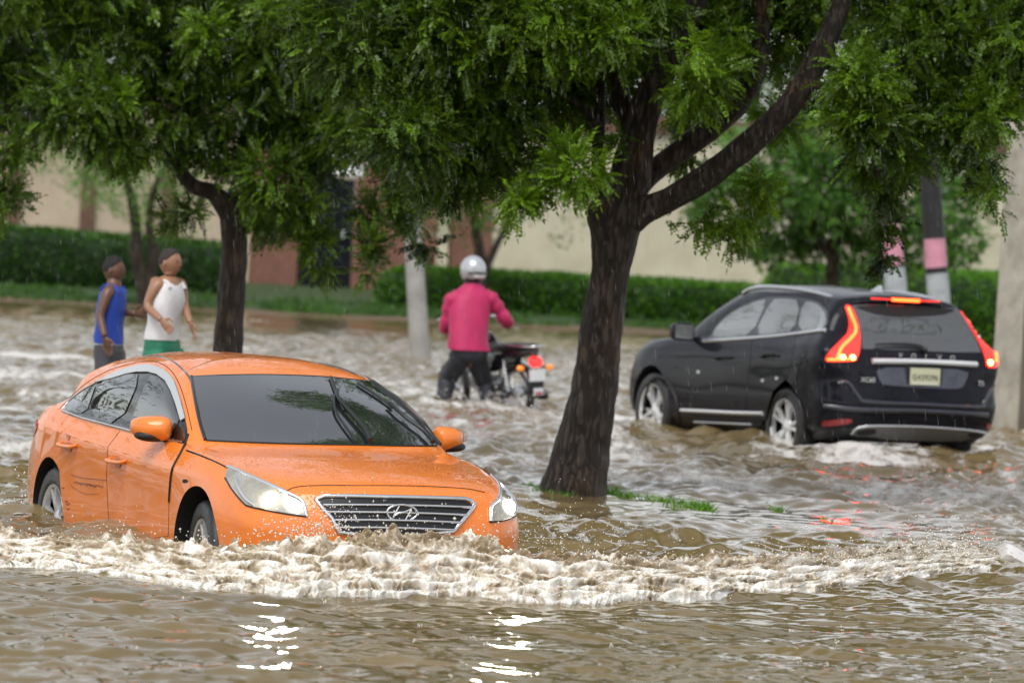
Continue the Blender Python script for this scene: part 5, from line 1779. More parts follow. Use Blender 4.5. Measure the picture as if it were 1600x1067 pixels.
fr_.build('gate_frame', M_gate, gt, bevel=.004)
sl = MB()
kx = -gw / 2 + .12
while kx < gw / 2 - .1:
    sl.box((kx, .045, 1.36), (.055, .02, 2.56)); kx += .064
sl.build('gate_slats', M_gate, gt)
MB().box((0, .07, 1.36), (gw - .17, .012, 2.5)).build('gate_sheet', M_gate, gt)
MB().box((gw * .32, -.05, 1.25), (.05, .05, .16)).build('gate_handle', M_alu, gt, bevel=.006)
wr = wall_box('boundary_wall', 'plain cream rendered wall behind the low hedge and the grey car', xd + .003, XR, .2, 3.85, .25, M_cream)
MB().box((0, .1, 3.80), (XR - xd - .02, .5, .34)).build('roof_edge', M_pil, wr, bevel=.01)

# ------------------------------------------------------------------ poles
M_conc = pm('weathered concrete', (.34, .33, .31), .7, var=.18, vscale=2.5, bump=.2, bscale=20, dirt=(.15, .14, .12), dscale=2, damt=.6)
pb = ground_at(657, 562, 0.0)
sl_ = empty('street_lamp', (pb.x, pb.y, -.3), 0, 'grey leaning street lamp post standing in the water behind the rider', 'street lamp')
top = at(634, 240, pb.y) - Vector((pb.x, pb.y, -.3))
mid_ = at(645, 370, pb.y) - Vector((pb.x, pb.y, -.3))
MB().tube([(0.02, 0, 0), (0, 0, .3), mid_, top], [.15, .145, .125, .115], 18).build('pole', M_conc, sl_, angle=60)
lp = at(546, 271, pb.y - .1) - Vector((pb.x, pb.y, -.3))
MB().tube(crv([top + Vector((0, 0, -.12)), top.lerp(lp, .5) + Vector((0, 0, .06)), lp + Vector((.12, 0, .05))], 6), .028, 8).build('arm', M_conc, sl_)
M_lampw = pm('white lamp housing', (.75, .76, .78), .35)
hd_ = MB().ball(lp, (.22, .13, .095), 18)
hd_.build('lamp_head', M_lampw, sl_)

M_ptd = pm('grey black paint', (.012, .011, .012), .5, var=.3, vscale=5, bump=.2, bscale=25)
M_pink = pm('pink paint', (.62, .27, .36), .5, var=.12, vscale=6, dirt=(.3, .15, .18), dscale=5, damt=.4)
M_white = pm('dirty white paint', (.40, .43, .45), .55, var=.12, vscale=5, dirt=(.14, .13, .12), dscale=4, damt=.6)
M_blk = pm('black paint', (.012, .012, .014), .5)
for lab, D, segs in (('leaning pole with a pink band half hidden by hanging leaves', 77.0, [(1418, 620, 37, 'w'), (1401, 470, 36, 'w'), (1397, 418, 35, 'k'), (1396, 414, 35, 'p'), (1389, 352, 33, 'k'), (1388, 346, 33, 'd'), (1374, 230, 30, 'd'), (1355, 60, 27, None)]),
                     ('leaning dark pole with a clear pink band and black ring above the grey car', 71.0, [(1484, 620, 39, 'w'), (1464, 427, 35, 'k'), (1463, 418, 35, 'p'), (1460, 373, 34, 'd'), (1449, 220, 32, 'd'), (1436, 60, 29, None)])):
    bp0 = at(segs[0][0], segs[0][1], D)
    bp0.z = -.3
    r = empty('painted_pole', bp0, 0, lab, 'pole', 'painted poles behind the grey car')
    for (a, c) in zip(segs[:-1], segs[1:]):
        mt, nm = {'w': (M_white, 'white_base'), 'k': (M_blk, 'black_ring'), 'p': (M_pink, 'pink_band'), 'd': (M_ptd, 'pole_shaft')}[a[3]]
        P0 = at(a[0], a[1], D) - bp0; P1 = at(c[0], c[1], D) - bp0
        if a is segs[0]:
            P0.z = min(P0.z, 0.0)
        MB().tube([P0, P1], [a[2] / 2 / F_PX * D, c[2] / 2 / F_PX * D], 20).build(nm, mt, r, angle=60)

# square concrete post at the right edge
cb = ground_at(1590, 668, 0.0)
cpole = empty('concrete_post', (cb.x, cb.y, -.3), rad(40), 'tall weathered square concrete post at the right edge behind the grey car', 'post')
V, Fc = [], []
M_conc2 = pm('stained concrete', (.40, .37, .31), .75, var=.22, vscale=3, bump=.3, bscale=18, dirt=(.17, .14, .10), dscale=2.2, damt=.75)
cpm = MB()
h_ = 6.5
PST = True
for s0, z in ((.235, 0), (.205, h_ / 2), (.165, h_)):
    for (a, c) in ((-1, -1), (1, -1), (1, 1), (-1, 1)):
        V.append((a * s0, c * s0, z))
for i in range(2):
    for j in range(4):
        Fc.append((i * 4 + j, i * 4 + (j + 1) % 4, i * 4 + 4 + (j + 1) % 4, i * 4 + 4 + j))
Fc += [(0, 3, 2, 1), (8, 9, 10, 11)]
cpm.add(V, Fc)
M_conc3 = pm('shaded side concrete', (.17, .145, .11), .75, var=.25, vscale=3, bump=.3, bscale=18)  # darker base colour puts the shade of the post's right face into the material
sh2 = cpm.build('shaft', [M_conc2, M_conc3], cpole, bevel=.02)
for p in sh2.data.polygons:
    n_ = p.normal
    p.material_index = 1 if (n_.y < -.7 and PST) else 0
for k in range(9):
    MB().tube([(0, -.26 + .012 * k, .9 + k * .55), (0, -.15, .9 + k * .55)], .012, 8).build('step_bolt', M_dark, cpole)

# ------------------------------------------------------------------ grass
def grass(name, label, P, hgt, tone, rng, lean=.35):
    n = len(P)
    a = rng.uniform(0, 2 * PI, n)
    w_ = rng.uniform(.004, .009, n)[:, None] * (1 + (hgt > .1) * 1.0)
    h = hgt * rng.uniform(.4, 1.2, n)[:, None]
    side = np.stack([np.cos(a), np.sin(a), np.zeros(n)], 1) * w_
    tip = np.stack([rng.normal(0, lean, n), rng.normal(0, lean, n), np.ones(n)], 1) * h
    V = np.stack([P - side, P + side, P + tip * .6 + side * .7, P + tip], 1)
    tn = np.clip(tone + rng.normal(0, .18, n), 0, 1)
    o = mesh_np(name, V.reshape(-1, 3), np.arange(n * 4).reshape(n, 4), M_leaf3, None, False, {'tone': np.repeat(tn, 4)})
    return tag(o, label=label, kind='stuff')


n = 40000
gx_ = rng.uniform(-20, 20, n); gy_ = 103.0 + rng.beta(1.2, 1.6, n) * 6.5
keep = (perlin(gx_ * .7, gy_ * .5, 55) > -.25) & ~((gx_ > 1) & (gy_ < 104.6) & (perlin(gx_ * 1.1, gy_, 56) < .35))
gx_, gy_ = gx_[keep], gy_[keep]
grass('bank_grass', 'green grass on the bank below the far hedges', np.stack([gx_, gy_, bank_z(gx_, gy_) - .01], 1), .11, .24, rng)
# tufts on the flooded verge: a line from the trunk foot to the right
P = []
line = [(818, 764), (850, 768), (880, 770), (905, 769), (930, 766), (960, 770), (1000, 777), (1040, 785), (1075, 789), (1108, 794)]
for i in range(5200):
    f = rng.random() * (len(line) - 1)
    i0 = int(f)
    a, c = line[i0], line[i0 + 1]
    t = f - i0
    p = ground_at(a[0] + (c[0] - a[0]) * t, a[1] + (c[1] - a[1]) * t, 0)
    dens = .5 + perlin(np.array([p.x * 3.1]), np.array([.5]), 58)[0]
    if rng.random() > dens + .35:
        continue
    P.append((p.x + rng.normal(0, .02), p.y + rng.normal(0, .22), -.02))
for cx, cy, nn in ((1216, 797, 40), (1284, 813, 16)):
    p = ground_at(cx, cy, 0)
    for _ in range(nn):
        P.append((p.x + rng.normal(0, .02), p.y + rng.normal(0, .06), -.02))
grass('verge_grass', 'bright green tufts of grass at the foot of the nearest tree', np.array(P), .060, .66, rng, .8)

# ------------------------------------------------------------------ floating tray, litter
M_foamw = pm('white foam plastic', (.80, .80, .80), .4)
fp = ground_at(1592, 882, 0)
tr = empty('foam_tray', (fp.x, fp.y, .015), rad(-20), 'white foam food tray floating at the right end of the wave', 'tray')
mb = MB()
V, Fc = [], []
for (sx, sy, z) in ((.11, .055, -.02), (.155, .085, .035), (.165, .095, .038), (.16, .09, .043), (.145, .077, .036), (.10, .05, -.012)):
    for j in range(32):
        a = 2 * PI * j / 32
        V.append((math.copysign(abs(math.cos(a)) ** .5, math.cos(a)) * sx, math.copysign(abs(math.sin(a)) ** .5, math.sin(a)) * sy, z))
for i in range(5):
    for j in range(32):
        Fc.append((i * 32 + j, i * 32 + (j + 1) % 32, (i + 1) * 32 + (j + 1) % 32, (i + 1) * 32 + j))
Fc += [tuple(range(32)), tuple(160 + j for j in range(32))]
o = mb.add(V, Fc).build('tray', M_foamw, tr)
tr.rotation_euler = (rad(-30), rad(28), rad(10))

# ------------------------------------------------------------------ people
def skin_mesh(chains, root=0):
    """chains: list of lists of (Vector, radius); shared points are merged. Returns an evaluated smooth mesh."""
    V, Ed, R = [], [], []

    def idx(p, r):
        for i, q in enumerate(V):
            if (q - p).length < 1e-4:
                return i
        V.append(p); R.append(r)
        return len(V) - 1
    for ch in chains:
        prev = None
        for p, r in ch:
            i = idx(Vector(p), r)
            if prev is not None and prev != i:
                Ed.append((prev, i))
            prev = i
    me = bpy.data.meshes.new('skin')
    me.from_pydata([tuple(v) for v in V], Ed, [])
    o = bpy.data.objects.new('skin', me)
    col.objects.link(o)
    sk = o.modifiers.new('s', 'SKIN')
    sk.use_smooth_shade = True
    if not me.skin_vertices:
        bm_ = bmesh.new(); bm_.from_mesh(me); bm_.verts.layers.skin.verify(); bm_.to_mesh(me); bm_.free()
    for i, r in enumerate(R):
        me.skin_vertices[0].data[i].radius = r if isinstance(r, tuple) else (r, r)
        me.skin_vertices[0].data[i].use_root = (i == root)
    sb_ = o.modifiers.new('d', 'SUBSURF')
    sb_.levels = sb_.render_levels = 2
    dg = bpy.context.evaluated_depsgraph_get()
    m2 = bpy.data.meshes.new_from_object(o.evaluated_get(dg))
    bpy.data.objects.remove(o)
    return m2


def add_mesh(mb, me):
    mb.add([v.co.copy() for v in me.vertices], [tuple(p.vertices) for p in me.polygons])


def loft(rings, n=22, e=1.0):
    """rings: (centre, half-width vector, half-depth vector)"""
    V, Fc = [], []
    for c, ax, ay in rings:
        for j in range(n):
            a = 2 * PI * j / n
            cc, ss = math.cos(a), math.sin(a)
            V.append(c + ax * math.copysign(abs(cc) ** e, cc) + ay * math.copysign(abs(ss) ** e, ss))
    for i in range(len(rings) - 1):
        for j in range(n):
            Fc.append((i * n + j, i * n + (j + 1) % n, (i + 1) * n + (j + 1) % n, (i + 1) * n + j))
    Fc.append(tuple(range(n))[::-1]); Fc.append(tuple((len(rings) - 1) * n + j for j in range(n)))
    return V, Fc


def wrinkle(V, amp, sc, seed):
    return [v + Vector((mnoise.noise(v * sc + Vector((seed, 0, 0))), mnoise.noise(v * sc + Vector((0, seed, 0))), 0)) * amp for v in V]


def hand(mb, wrist, tip_dir, side_dir, size=.17, curl=.5):
    """palm and five separate fingers, wrist -> tip_dir, thumb leaves on side_dir"""
    t = tip_dir.normalized(); s = (side_dir - t * side_dir.dot(t)).normalized(); nrm = t.cross(s)
    pl = size * .52
    V, Fc = loft([(wrist, s * .024, nrm * .018), (wrist + t * pl * .35, s * .036, nrm * .016), (wrist + t * pl * .8, s * .041, nrm * .013), (wrist + t * pl, s * .038, nrm * .010)], 12, .8)
    mb.add(V, Fc)
    for k, (off, ln) in enumerate(((.030, .068), (.010, .078), (-.010, .073), (-.029, .056))):
        b = wrist + t * pl * .96 + s * off
        p = [b]
        d = t
        for q in range(3):
            d = (d + nrm * curl * (.35 + .2 * q) + s * off * .8).normalized()
            p.append(p[-1] + d * ln * (.42, .32, .26)[q])
        mb.tube(p, [.0095, .009, .008, .006], 8)
    b = wrist + t * pl * .3 + s * .034
    mb.tube([b, b + (s * .7 + t * .6).normalized() * .035, b + (s * .45 + t * .95).normalized() * .068], [.012, .0105, .007], 8)


def head(mb, c, f, up, h):
    """head of height h facing f: skull, jaw, nose, lips, brows, ears"""
    f = (f - up * f.dot(up)).normalized(); s = up.cross(f)
    V, Fc = [], []
    n, m = 24, 18
    for i in range(m + 1):
        t = PI * i / m
        for j in range(n):
            a = 2 * PI * j / n
            x, y, z = math.sin(t) * math.cos(a), math.sin(t) * math.sin(a), math.cos(t)
            sx, sy, sz = .42, .355, .5
            if z < 0:
                sy *= 1 - .30 * (-z) ** 1.4
                sx *= 1 - .10 * (-z)
            q = Vector((x * sx, y * sy, z * sz))
            if x > 0:
                q.x *= 1 - .06 * abs(y)
                # face relief: brow, eye sockets, nose, lips, chin
                g = lambda yy, zz, sy_, sz_: math.exp(-((q.y - yy) / sy_) ** 2 - ((q.z - zz) / sz_) ** 2)
                q.x += .085 * g(0, -.10, .05, .075) + .03 * g(0, -.02, .035, .09) + .022 * g(0, .075, .2, .035) - .022 * (g(.13, .02, .06, .04) + g(-.13, .02, .06, .04)) + .035 * g(0, -.245, .08, .022) + .03 * g(0, -.285, .07, .022) + .03 * g(0, -.42, .09, .06) - .02 * g(0, -.345, .09, .025)
            elif z > -.2:
                q.x -= .03
            V.append(c + (f * q.x + s * q.y + up * q.z) * h)
    for i in range(m):
        for j in range(n):
            Fc.append((i * n + j, (i + 1) * n + j, (i + 1) * n + (j + 1) % n, i * n + (j + 1) % n))
    mb.add(V, Fc)
    for sg in (-1, 1):
        Rm = Matrix((f, s, up)).transposed().to_4x4()
        mb.ball(c + (f * -.03 + s * sg * .355 + up * -.03) * h, (.075 * h, .03 * h, .12 * h), 10, rot=Rm)


def hair_cap(c, f, up, h, mat, parent, drop=.02):
    f = (f - up * f.dot(up)).normalized(); s = up.cross(f)
    V, Fc = [], []
    n, m = 24, 9
    for i in range(m + 1):
        for j in range(n):
            a = 2 * PI * j / n
            lim = .86 + .92 * (1 - min(1, max(0, (math.cos(a) + .35) / 1.2)))
            t = lim * i / m
            x, y, z = math.sin(t) * math.cos(a), math.sin(t) * math.sin(a), math.cos(t)
            k = 1.022 + .010 * mnoise.noise(Vector((x * 9, y * 9, z * 9)))
            if i == m:
                k = 1.0
            V.append(c + (f * (x * .42 * k - (.03 if x < 0 else 0)) + s * y * .36 * k + up * (z * .5 * k + drop)) * h)
    for i in range(m):
        for j in range(n):
            Fc.append((i * n + j, (i + 1) * n + j, (i + 1) * n + (j + 1) % n, i * n + (j + 1) % n))
    MB().add(V, Fc).build('hair', mat, parent, angle=80)


def skin_mat(name, c):
    m, nt, b = new_mat(name)
    b.inputs['Base Color'].default_value = (*c, 1)
    b.inputs['Roughness'].default_value = .38
    b.inputs['Subsurface Weight'].default_value = .15
    b.inputs['Subsurface Radius'].default_value = (.02, .008, .005)
    return m


def cloth(name, c, rough=.75, bump=.25):
    return pm(name, c, rough, var=.12, vscale=7, bump=bump, bscale=22, sheen=.1)


UPV = Vector((0, 0, 1))
M_hair = pm('black hair', (.012, .010, .009), .7, bump=.6, bscale=160)
M_lip = pm('lips', (.13, .045, .04), .4)
M_eye = pm('dark eye', (.01, .008, .007), .15)
# the photo gives each joint as a pixel; depths are metres behind / before the figure's own plane


def figure(name, label, D, J, chains, rad_, smat):
    P = {k: at(v[0], v[1], D + v[2]) for k, v in J.items()}
    base = Vector((P['pelvis'].x, P['pelvis'].y, -.3))
    root = empty(name, base, 0, label, 'person')
    Q = {k: v - base for k, v in P.items()}
    me = skin_mesh([[(Q[k], rad_[k]) for k in ch] for ch in chains])
    mb = MB()
    add_mesh(mb, me)
    return root, Q, mb


def eyes(root_body, c, f, up, h):
    f = (f - up * f.dot(up)).normalized(); s = up.cross(f)
    q = lambda a, b_, z: c + (f * a + s * b_ + up * z) * h
    for sg in (-1, 1):
        MB().tube([q(.395, sg * .05, .075), q(.395, sg * .12, .09), q(.35, sg * .19, .07)], .010 * h, 6).build('eyebrow', M_hair, root_body)
    MB().tube([q(.36, -.09, -.262), q(.425, -.03, -.258), q(.43, 0, -.262), q(.425, .03, -.258), q(.36, .09, -.262)], .016 * h, 6).build('lips', M_lip, root_body)
    for sg in (-1, 1):
        MB().ball(c + (f * .37 + s * sg * .13 + up * .015) * h, .016 * h, 8).build('eye', M_eye, root_body)


# boy in the white vest
fW = Vector((.80, -.60, 0)); sW = Vector((.60, .80, 0))
JW = dict(pelvis=(254, 546, 0), waist=(256, 512, 0), chest=(261, 468, .0), collar=(264, 444, .0), neck=(266, 431, .0), skull=(266, 420, -.01),
          ls=(243, 446, -.10), le=(229, 479, -.12), lw=(253, 501, -.30), rs=(284, 443, .10), re=(288, 478, .06), rw=(298, 506, -.10),
          lh=(246, 556, -.06), lk=(246, 618, -.22), la=(240, 690, .05), lt=(254, 696, -.10), rh=(264, 555, .06), rk=(268, 616, .10), ra=(262, 685, .25), rt=(276, 692, .12))
RW = dict(pelvis=(.13, .11), waist=(.115, .095), chest=(.135, .105), collar=(.085, .07), neck=.052, skull=.06, ls=.058, le=.038, lw=.027, rs=.056, re=.037, rw=.026, lh=.088, lk=.058, la=.042, lt=.032, rh=.088, rk=.058, ra=.042, rt=.032)
CH = [['pelvis', 'waist', 'chest', 'collar', 'neck', 'skull'], ['collar', 'ls', 'le', 'lw'], ['collar', 'rs', 're', 'rw'], ['pelvis', 'lh', 'lk', 'la', 'lt'], ['pelvis', 'rh', 'rk', 'ra', 'rt']]
M_skinA = skin_mat('brown skin', (.34, .175, .105))
M_skinB = skin_mat('dark brown skin', (.15, .075, .048))
rt_, Q, mb = figure('person', 'boy in a white vest and green shorts wading behind the saloon', 45.6, JW, CH, RW, M_skinA)
hc = at(266.5, 410.5, 45.6) - Vector(rt_.location)
head(mb, hc, Vector((.88, -.48, -.04)), UPV, .225)
hand(mb, Q['lw'], at(264, 513, 45.25) - at(253, 501, 45.3), Vector((.4, -.3, .8)), .17, .35)
hand(mb, Q['rw'], at(304, 521, 45.45) - at(298, 506, 45.5), Vector((.3, -.9, .1)), .17, .3)
bod = mb.build('body', M_skinA, rt_, angle=80)
eyes(rt_, hc, Vector((.88, -.48, -.04)), UPV, .225)
hair_cap(hc, Vector((.88, -.48, -.04)), UPV, .225, pm('short dark hair', (.035, .026, .022), .7, bump=.6, bscale=160), rt_)


def ring(root, px, py, D, hw, hd, s, f, tilt=0.0):
    c = at(px, py, D) - Vector(root.location)
    return (c, s * hw + Vector((0, 0, tilt)), f * hd)


def garment(name, root, rings, mat, n=26, e=.9, amp=.006, sc=9, seed=1):
    V, Fc = loft(rings, n, e)
    # subdivide once along for softer folds
    return MB().add(wrinkle(V, amp, sc, seed), Fc).build(name, mat, root, angle=80)


M_wv = cloth('white cotton vest', (.72, .70, .72))
MBv = [ring(rt_, 254, 531, 45.6, .158, .125, sW, fW), ring(rt_, 254, 522, 45.6, .155, .122, sW, fW), ring(rt_, 256, 505, 45.6, .146, .115, sW, fW), ring(rt_, 259, 485, 45.6, .152, .120, sW, fW), ring(rt_, 262, 468, 45.6, .156, .124, sW, fW), ring(rt_, 263, 456, 45.6, .140, .115, sW, fW), ring(rt_, 264, 447, 45.6, .128, .098, sW, fW), ring(rt_, 264.5, 441, 45.6, .118, .080, sW, fW)]
garment('vest', rt_, MBv, M_wv, amp=.012, sc=9)
for sg in (-1, 1):
    a = MBv[-1][0] + sW * .092 * sg
    MB().tube([a + fW * .09 + Vector((0, 0, -.045)), a + fW * .06 + Vector((0, 0, .004)), a + Vector((0, 0, .016)), a - fW * .06 + Vector((0, 0, .004)), a - fW * .09 + Vector((0, 0, -.045))], .018, 8, flat=.6).build('vest_strap', M_wv, rt_, angle=80)
M_gs = cloth('green shorts', (.006, .16, .085), .6)
for sg, k in ((-1, 'l'), (1, 'r')):
    garment('shorts_leg', rt_, [(Q[k + 'h'].lerp(Q[k + 'k'], .72), sW * .115, fW * .115), (Q[k + 'h'].lerp(Q[k + 'k'], .3), sW * .112, fW * .12), (Q[k + 'h'] + Vector((0, 0, .0)), sW * .105, fW * .125), (Q[k + 'h'] + Vector((0, 0, .06)), sW * .09, fW * .12)], M_gs, amp=.012, seed=4)
garment('shorts', rt_, [ring(rt_, 255, 560, 45.6, .168, .13, sW, fW), ring(rt_, 254, 545, 45.6, .166, .132, sW, fW), ring(rt_, 254, 527, 45.6, .152, .12, sW, fW)], M_gs, amp=.010, seed=6)

# boy in blue
fB = Vector((.93, -.36, 0)); sB = Vector((.36, .93, 0))
DB = 46.6
JB = dict(pelvis=(170, 548, 0), waist=(171, 515, 0), chest=(174, 474, 0), collar=(177, 452, 0), neck=(179, 442, 0), skull=(179, 430, 0),
          ls=(168, 456, -.15), le=(156, 494, -.18), lw=(164, 527, -.26), rs=(185, 455, .15), re=(187, 488, .16), rw=(212, 490, -.05),
          lh=(168, 560, -.08), lk=(168, 618, -.12), la=(160, 690, .05), lt=(172, 696, -.05), rh=(174, 560, .08), rk=(184, 616, .02), ra=(182, 688, .2), rt=(194, 692, .12))
RB = dict(RW); RB.update(pelvis=(.115, .10), waist=(.10, .09), chest=(.12, .10), ls=.052, rs=.050, le=.035, re=.035)
rt_, Q, mb = figure('person', 'boy in a blue sleeveless top and grey trousers, the left one of the two waders', DB, JB, CH, RB, M_skinB)
hc = at(178.5, 422, DB) - Vector(rt_.location)
head(mb, hc, Vector((.95, -.30, -.05)), UPV, .215)
hand(mb, Q['lw'], at(169, 543, DB - .25) - at(164, 527, DB - .26), Vector((.8, -.5, 0)), .165, .3)
hand(mb, Q['rw'], at(226, 489, DB - .1) - at(212, 490, DB - .05), Vector((.1, -.3, .8)), .165, .4)
bod = mb.build('body', M_skinB, rt_, angle=80)
eyes(rt_, hc, Vector((.95, -.30, -.05)), UPV, .215)
hair_cap(hc, Vector((.95, -.30, -.05)), UPV, .222, M_hair, rt_, .03)
M_bv = cloth('blue jersey', (.012, .055, .40), .6)
MBv = [ring(rt_, 170, 537, DB, .135, .115, sB, fB), ring(rt_, 170, 527, DB, .135, .115, sB, fB), ring(rt_, 171, 508, DB, .128, .108, sB, fB), ring(rt_, 173, 488, DB, .134, .112, sB, fB), ring(rt_, 175, 472, DB, .136, .114, sB, fB), ring(rt_, 176, 461, DB, .126, .106, sB, fB), ring(rt_, 177, 453, DB, .115, .09, sB, fB), ring(rt_, 177.5, 447.5, DB, .10, .072, sB, fB)]
garment('jersey', rt_, MBv, M_bv, amp=.012, sc=9, seed=9)
for sg in (-1, 1):
    a = MBv[-1][0] + sB * .078 * sg
    MB().tube([a + fB * .085 + Vector((0, 0, -.05)), a + fB * .05 + Vector((0, 0, .004)), a + Vector((0, 0, .014)), a - fB * .05 + Vector((0, 0, .004)), a - fB * .08 + Vector((0, 0, -.04))], .017, 8, flat=.6).build('jersey_strap', M_bv, rt_, angle=80)
garment('jersey_hem', rt_, [ring(rt_, 170, 539, DB, .1365, .1165, sB, fB), ring(rt_, 170, 535.5, DB, .1368, .1168, sB, fB)], cloth('pale hem', (.5, .5, .55)), amp=.010, sc=8, seed=9)
M_gt = cloth('grey trousers', (.055, .052, .062), .7)
for k in ('l', 'r'):
    garment('trouser_leg', rt_, [(Q[k + 'a'], sB * .075, fB * .075), (Q[k + 'k'], sB * .085, fB * .088), (Q[k + 'h'].lerp(Q[k + 'k'], .3), sB * .095, fB * .11), (Q[k + 'h'] + Vector((0, 0, .07)), sB * .085, fB * .115)], M_gt, amp=.012, seed=14)
garment('trousers', rt_, [ring(rt_, 171, 562, DB, .14, .125, sB, fB), ring(rt_, 170, 550, DB, .142, .122, sB, fB), ring(rt_, 170, 534, DB, .128, .108, sB, fB)], M_gt, amp=.008, seed=16)

# ------------------------------------------------------------------ motorcycle
HB = Vector((-.55, .835, 0)).normalized()
ax_ = at(811, 614, 60.4)
MWB = Matrix.Translation((ax_.x, ax_.y, ax_.z - .29)) @ Matrix.Rotation(math.atan2(HB.y, HB.x), 4, 'Z') @ Matrix.Rotation(rad(-4), 4, 'X')
mot = empty('motorcycle', None, mw=MWB, label='black motorcycle with red tail lamp and orange indicators held by the rider in pink', cat='motorcycle')
M_mb = pm('black enamel', (.008, .008, .009), .18, coat=.8)
M_seat = pm('seat vinyl', (.012, .012, .013), .4)
M_eng = pm('cast engine metal', (.30, .30, .30), .4, metal=.7, dirt=(.08, .07, .06), damt=.6)


def spoke_wheel(x, name):
    w = empty(name, (x, 0, .29)); w.parent = mot; w.location = (x, 0, .29)
    T = Matrix.Rotation(PI / 2, 4, 'X')
    MB().lathe([(.232, -.03), (.25, -.042), (.27, -.043), (.286, -.028), (.292, 0), (.286, .028), (.27, .043), (.25, .042), (.232, .03)], 40, T, cap=False).build('tyre', M_tyre, w, angle=70)
    r = MB().lathe([(.232, -.032), (.236, -.034), (.222, -.02), (.218, 0), (.222, .02), (.236, .034), (.232, .032)], 40, T, cap=False)
    r.lathe([(.02, -.06), (.055, -.05), (.06, -.02), (.06, .02), (.055, .05), (.02, .06)], 20, T)
    for k in range(18):
        a = 2 * PI * k / 18
        s = .035 * (1 if k % 2 else -1)
        r.tube([(math.cos(a + .25 * (1 if k % 4 < 2 else -1)) * .055, s, math.sin(a + .25 * (1 if k % 4 < 2 else -1)) * .055), (math.cos(a) * .222, 0, math.sin(a) * .222)], .0035, 5)
    r.build('rim', M_alu, w, angle=50)


spoke_wheel(0, 'rear_wheel'); spoke_wheel(1.25, 'front_wheel')
fr = MB()
for s in (-1, 1):
    fr.tube([(0, s * .085, .29), (.25, s * .09, .33), (.48, s * .08, .36)], .018, 8)
    fr.tube(crv([(-.28, s * .07, .70), (.05, s * .085, .68), (.45, s * .08, .66), (.95, s * .03, .78), (1.02, 0, .84)], 5), .015, 8)
    fr.tube([(.45, s * .08, .66), (.48, s * .09, .36), (.55, s * .08, .30), (.85, s * .06, .32), (1.0, 0, .72)], .014, 8)
fr.tube([(.98, 0, .90), (1.06, 0, .68)], .025, 10)
fr.build('frame', M_mb, mot, angle=60)
for s in (-1, 1):
    q = MB()
    q.tube([(.0, s * .115, .31), (.09, s * .115, .64)], .012, 8)
    hp = [(.02 + .06 * t + .022 * math.cos(t * 2 * PI * 7) * .0, s * .115 + .024 * math.cos(t * 2 * PI * 7), .36 + .22 * t + .0) for t in [k / 84 for k in range(85)]]
    hp = [(x + .024 * math.sin(k / 84 * 2 * PI * 7), y, z) for k, (x, y, z) in enumerate(hp)]
    q.tube(hp, .006, 6)
    q.build('shock_absorber', M_chrome, mot, angle=60)
e_ = MB()
e_.box((.62, 0, .38), (.30, .20, .16)); e_.lathe([(.085, -.13), (.095, -.10), (.095, .10), (.085, .13)], 20, Matrix.Translation((.52, 0, .36)) @ Matrix.Rotation(PI / 2, 4, 'X'))
for k in range(7):
    e_.box((.70 + .012 * k, 0, .47 + .024 * k), (.13, .15, .012), Matrix.Rotation(rad(-25), 4, 'Y'))
e_.build('engine', M_eng, mot, bevel=.008)
tk = []
for x, w, zb, zt in ((.46, .06, .70, .80), (.50, .09, .70, .86), (.60, .115, .70, .92), (.75, .13, .71, .945), (.88, .12, .73, .93), (.97, .07, .76, .88), (.99, .03, .78, .85)):
    tk.append((Vector((x, 0, (zb + zt) / 2)), Vector((0, w, 0)), Vector((0, 0, (zt - zb) / 2))))
V, Fc = loft(tk, 18, .75); MB().add(V, Fc).build('fuel_tank', M_mb, mot, angle=60)
st_ = []
for x, w, zc_, h in ((-.30, .06, .80, .025), (-.27, .10, .795, .04), (-.05, .115, .785, .045), (.15, .125, .765, .05), (.35, .115, .755, .05), (.48, .08, .77, .05), (.52, .05, .78, .04)):
    st_.append((Vector((x, 0, zc_)), Vector((0, w, 0)), Vector((0, 0, h))))
V, Fc = loft(st_, 18, .7); MB().add(V, Fc).build('seat', M_seat, mot, angle=60)
for s in (-1, 1):
    V, Fc = loft([(Vector((.08, s * .10, .64)), Vector((0, .012, .02)), Vector((0, .0, .06))), (Vector((.22, s * .115, .61)), Vector((0, .02, 0)), Vector((0, 0, .10))), (Vector((.40, s * .11, .60)), Vector((0, .02, 0)), Vector((0, 0, .11))), (Vector((.46, s * .09, .62)), Vector((0, .01, 0)), Vector((0, 0, .07)))], 12, .7)
    MB().add(V, Fc).build('side_cover', M_mb, mot, angle=60)
V, Fc = loft([(Vector((.1, 0, .70)), Vector((0, .10, 0)), Vector((0, 0, .05))), (Vector((-.15, 0, .72)), Vector((0, .095, 0)), Vector((0, 0, .05))), (Vector((-.28, 0, .74)), Vector((0, .07, 0)), Vector((0, 0, .04))), (Vector((-.35, 0, .75)), Vector((0, .05, 0)), Vector((0, 0, .025)))], 14, .7)
MB().add(V, Fc).build('tail_cowl', M_mb, mot, angle=60)
MB().tube(crv([(.0, .11, .80), (-.25, .115, .80), (-.40, .09, .805), (-.44, 0, .81), (-.40, -.09, .805), (-.25, -.115, .80), (.0, -.11, .80)], 5), .011, 8).build('grab_rail', M_chrome, mot, angle=60)
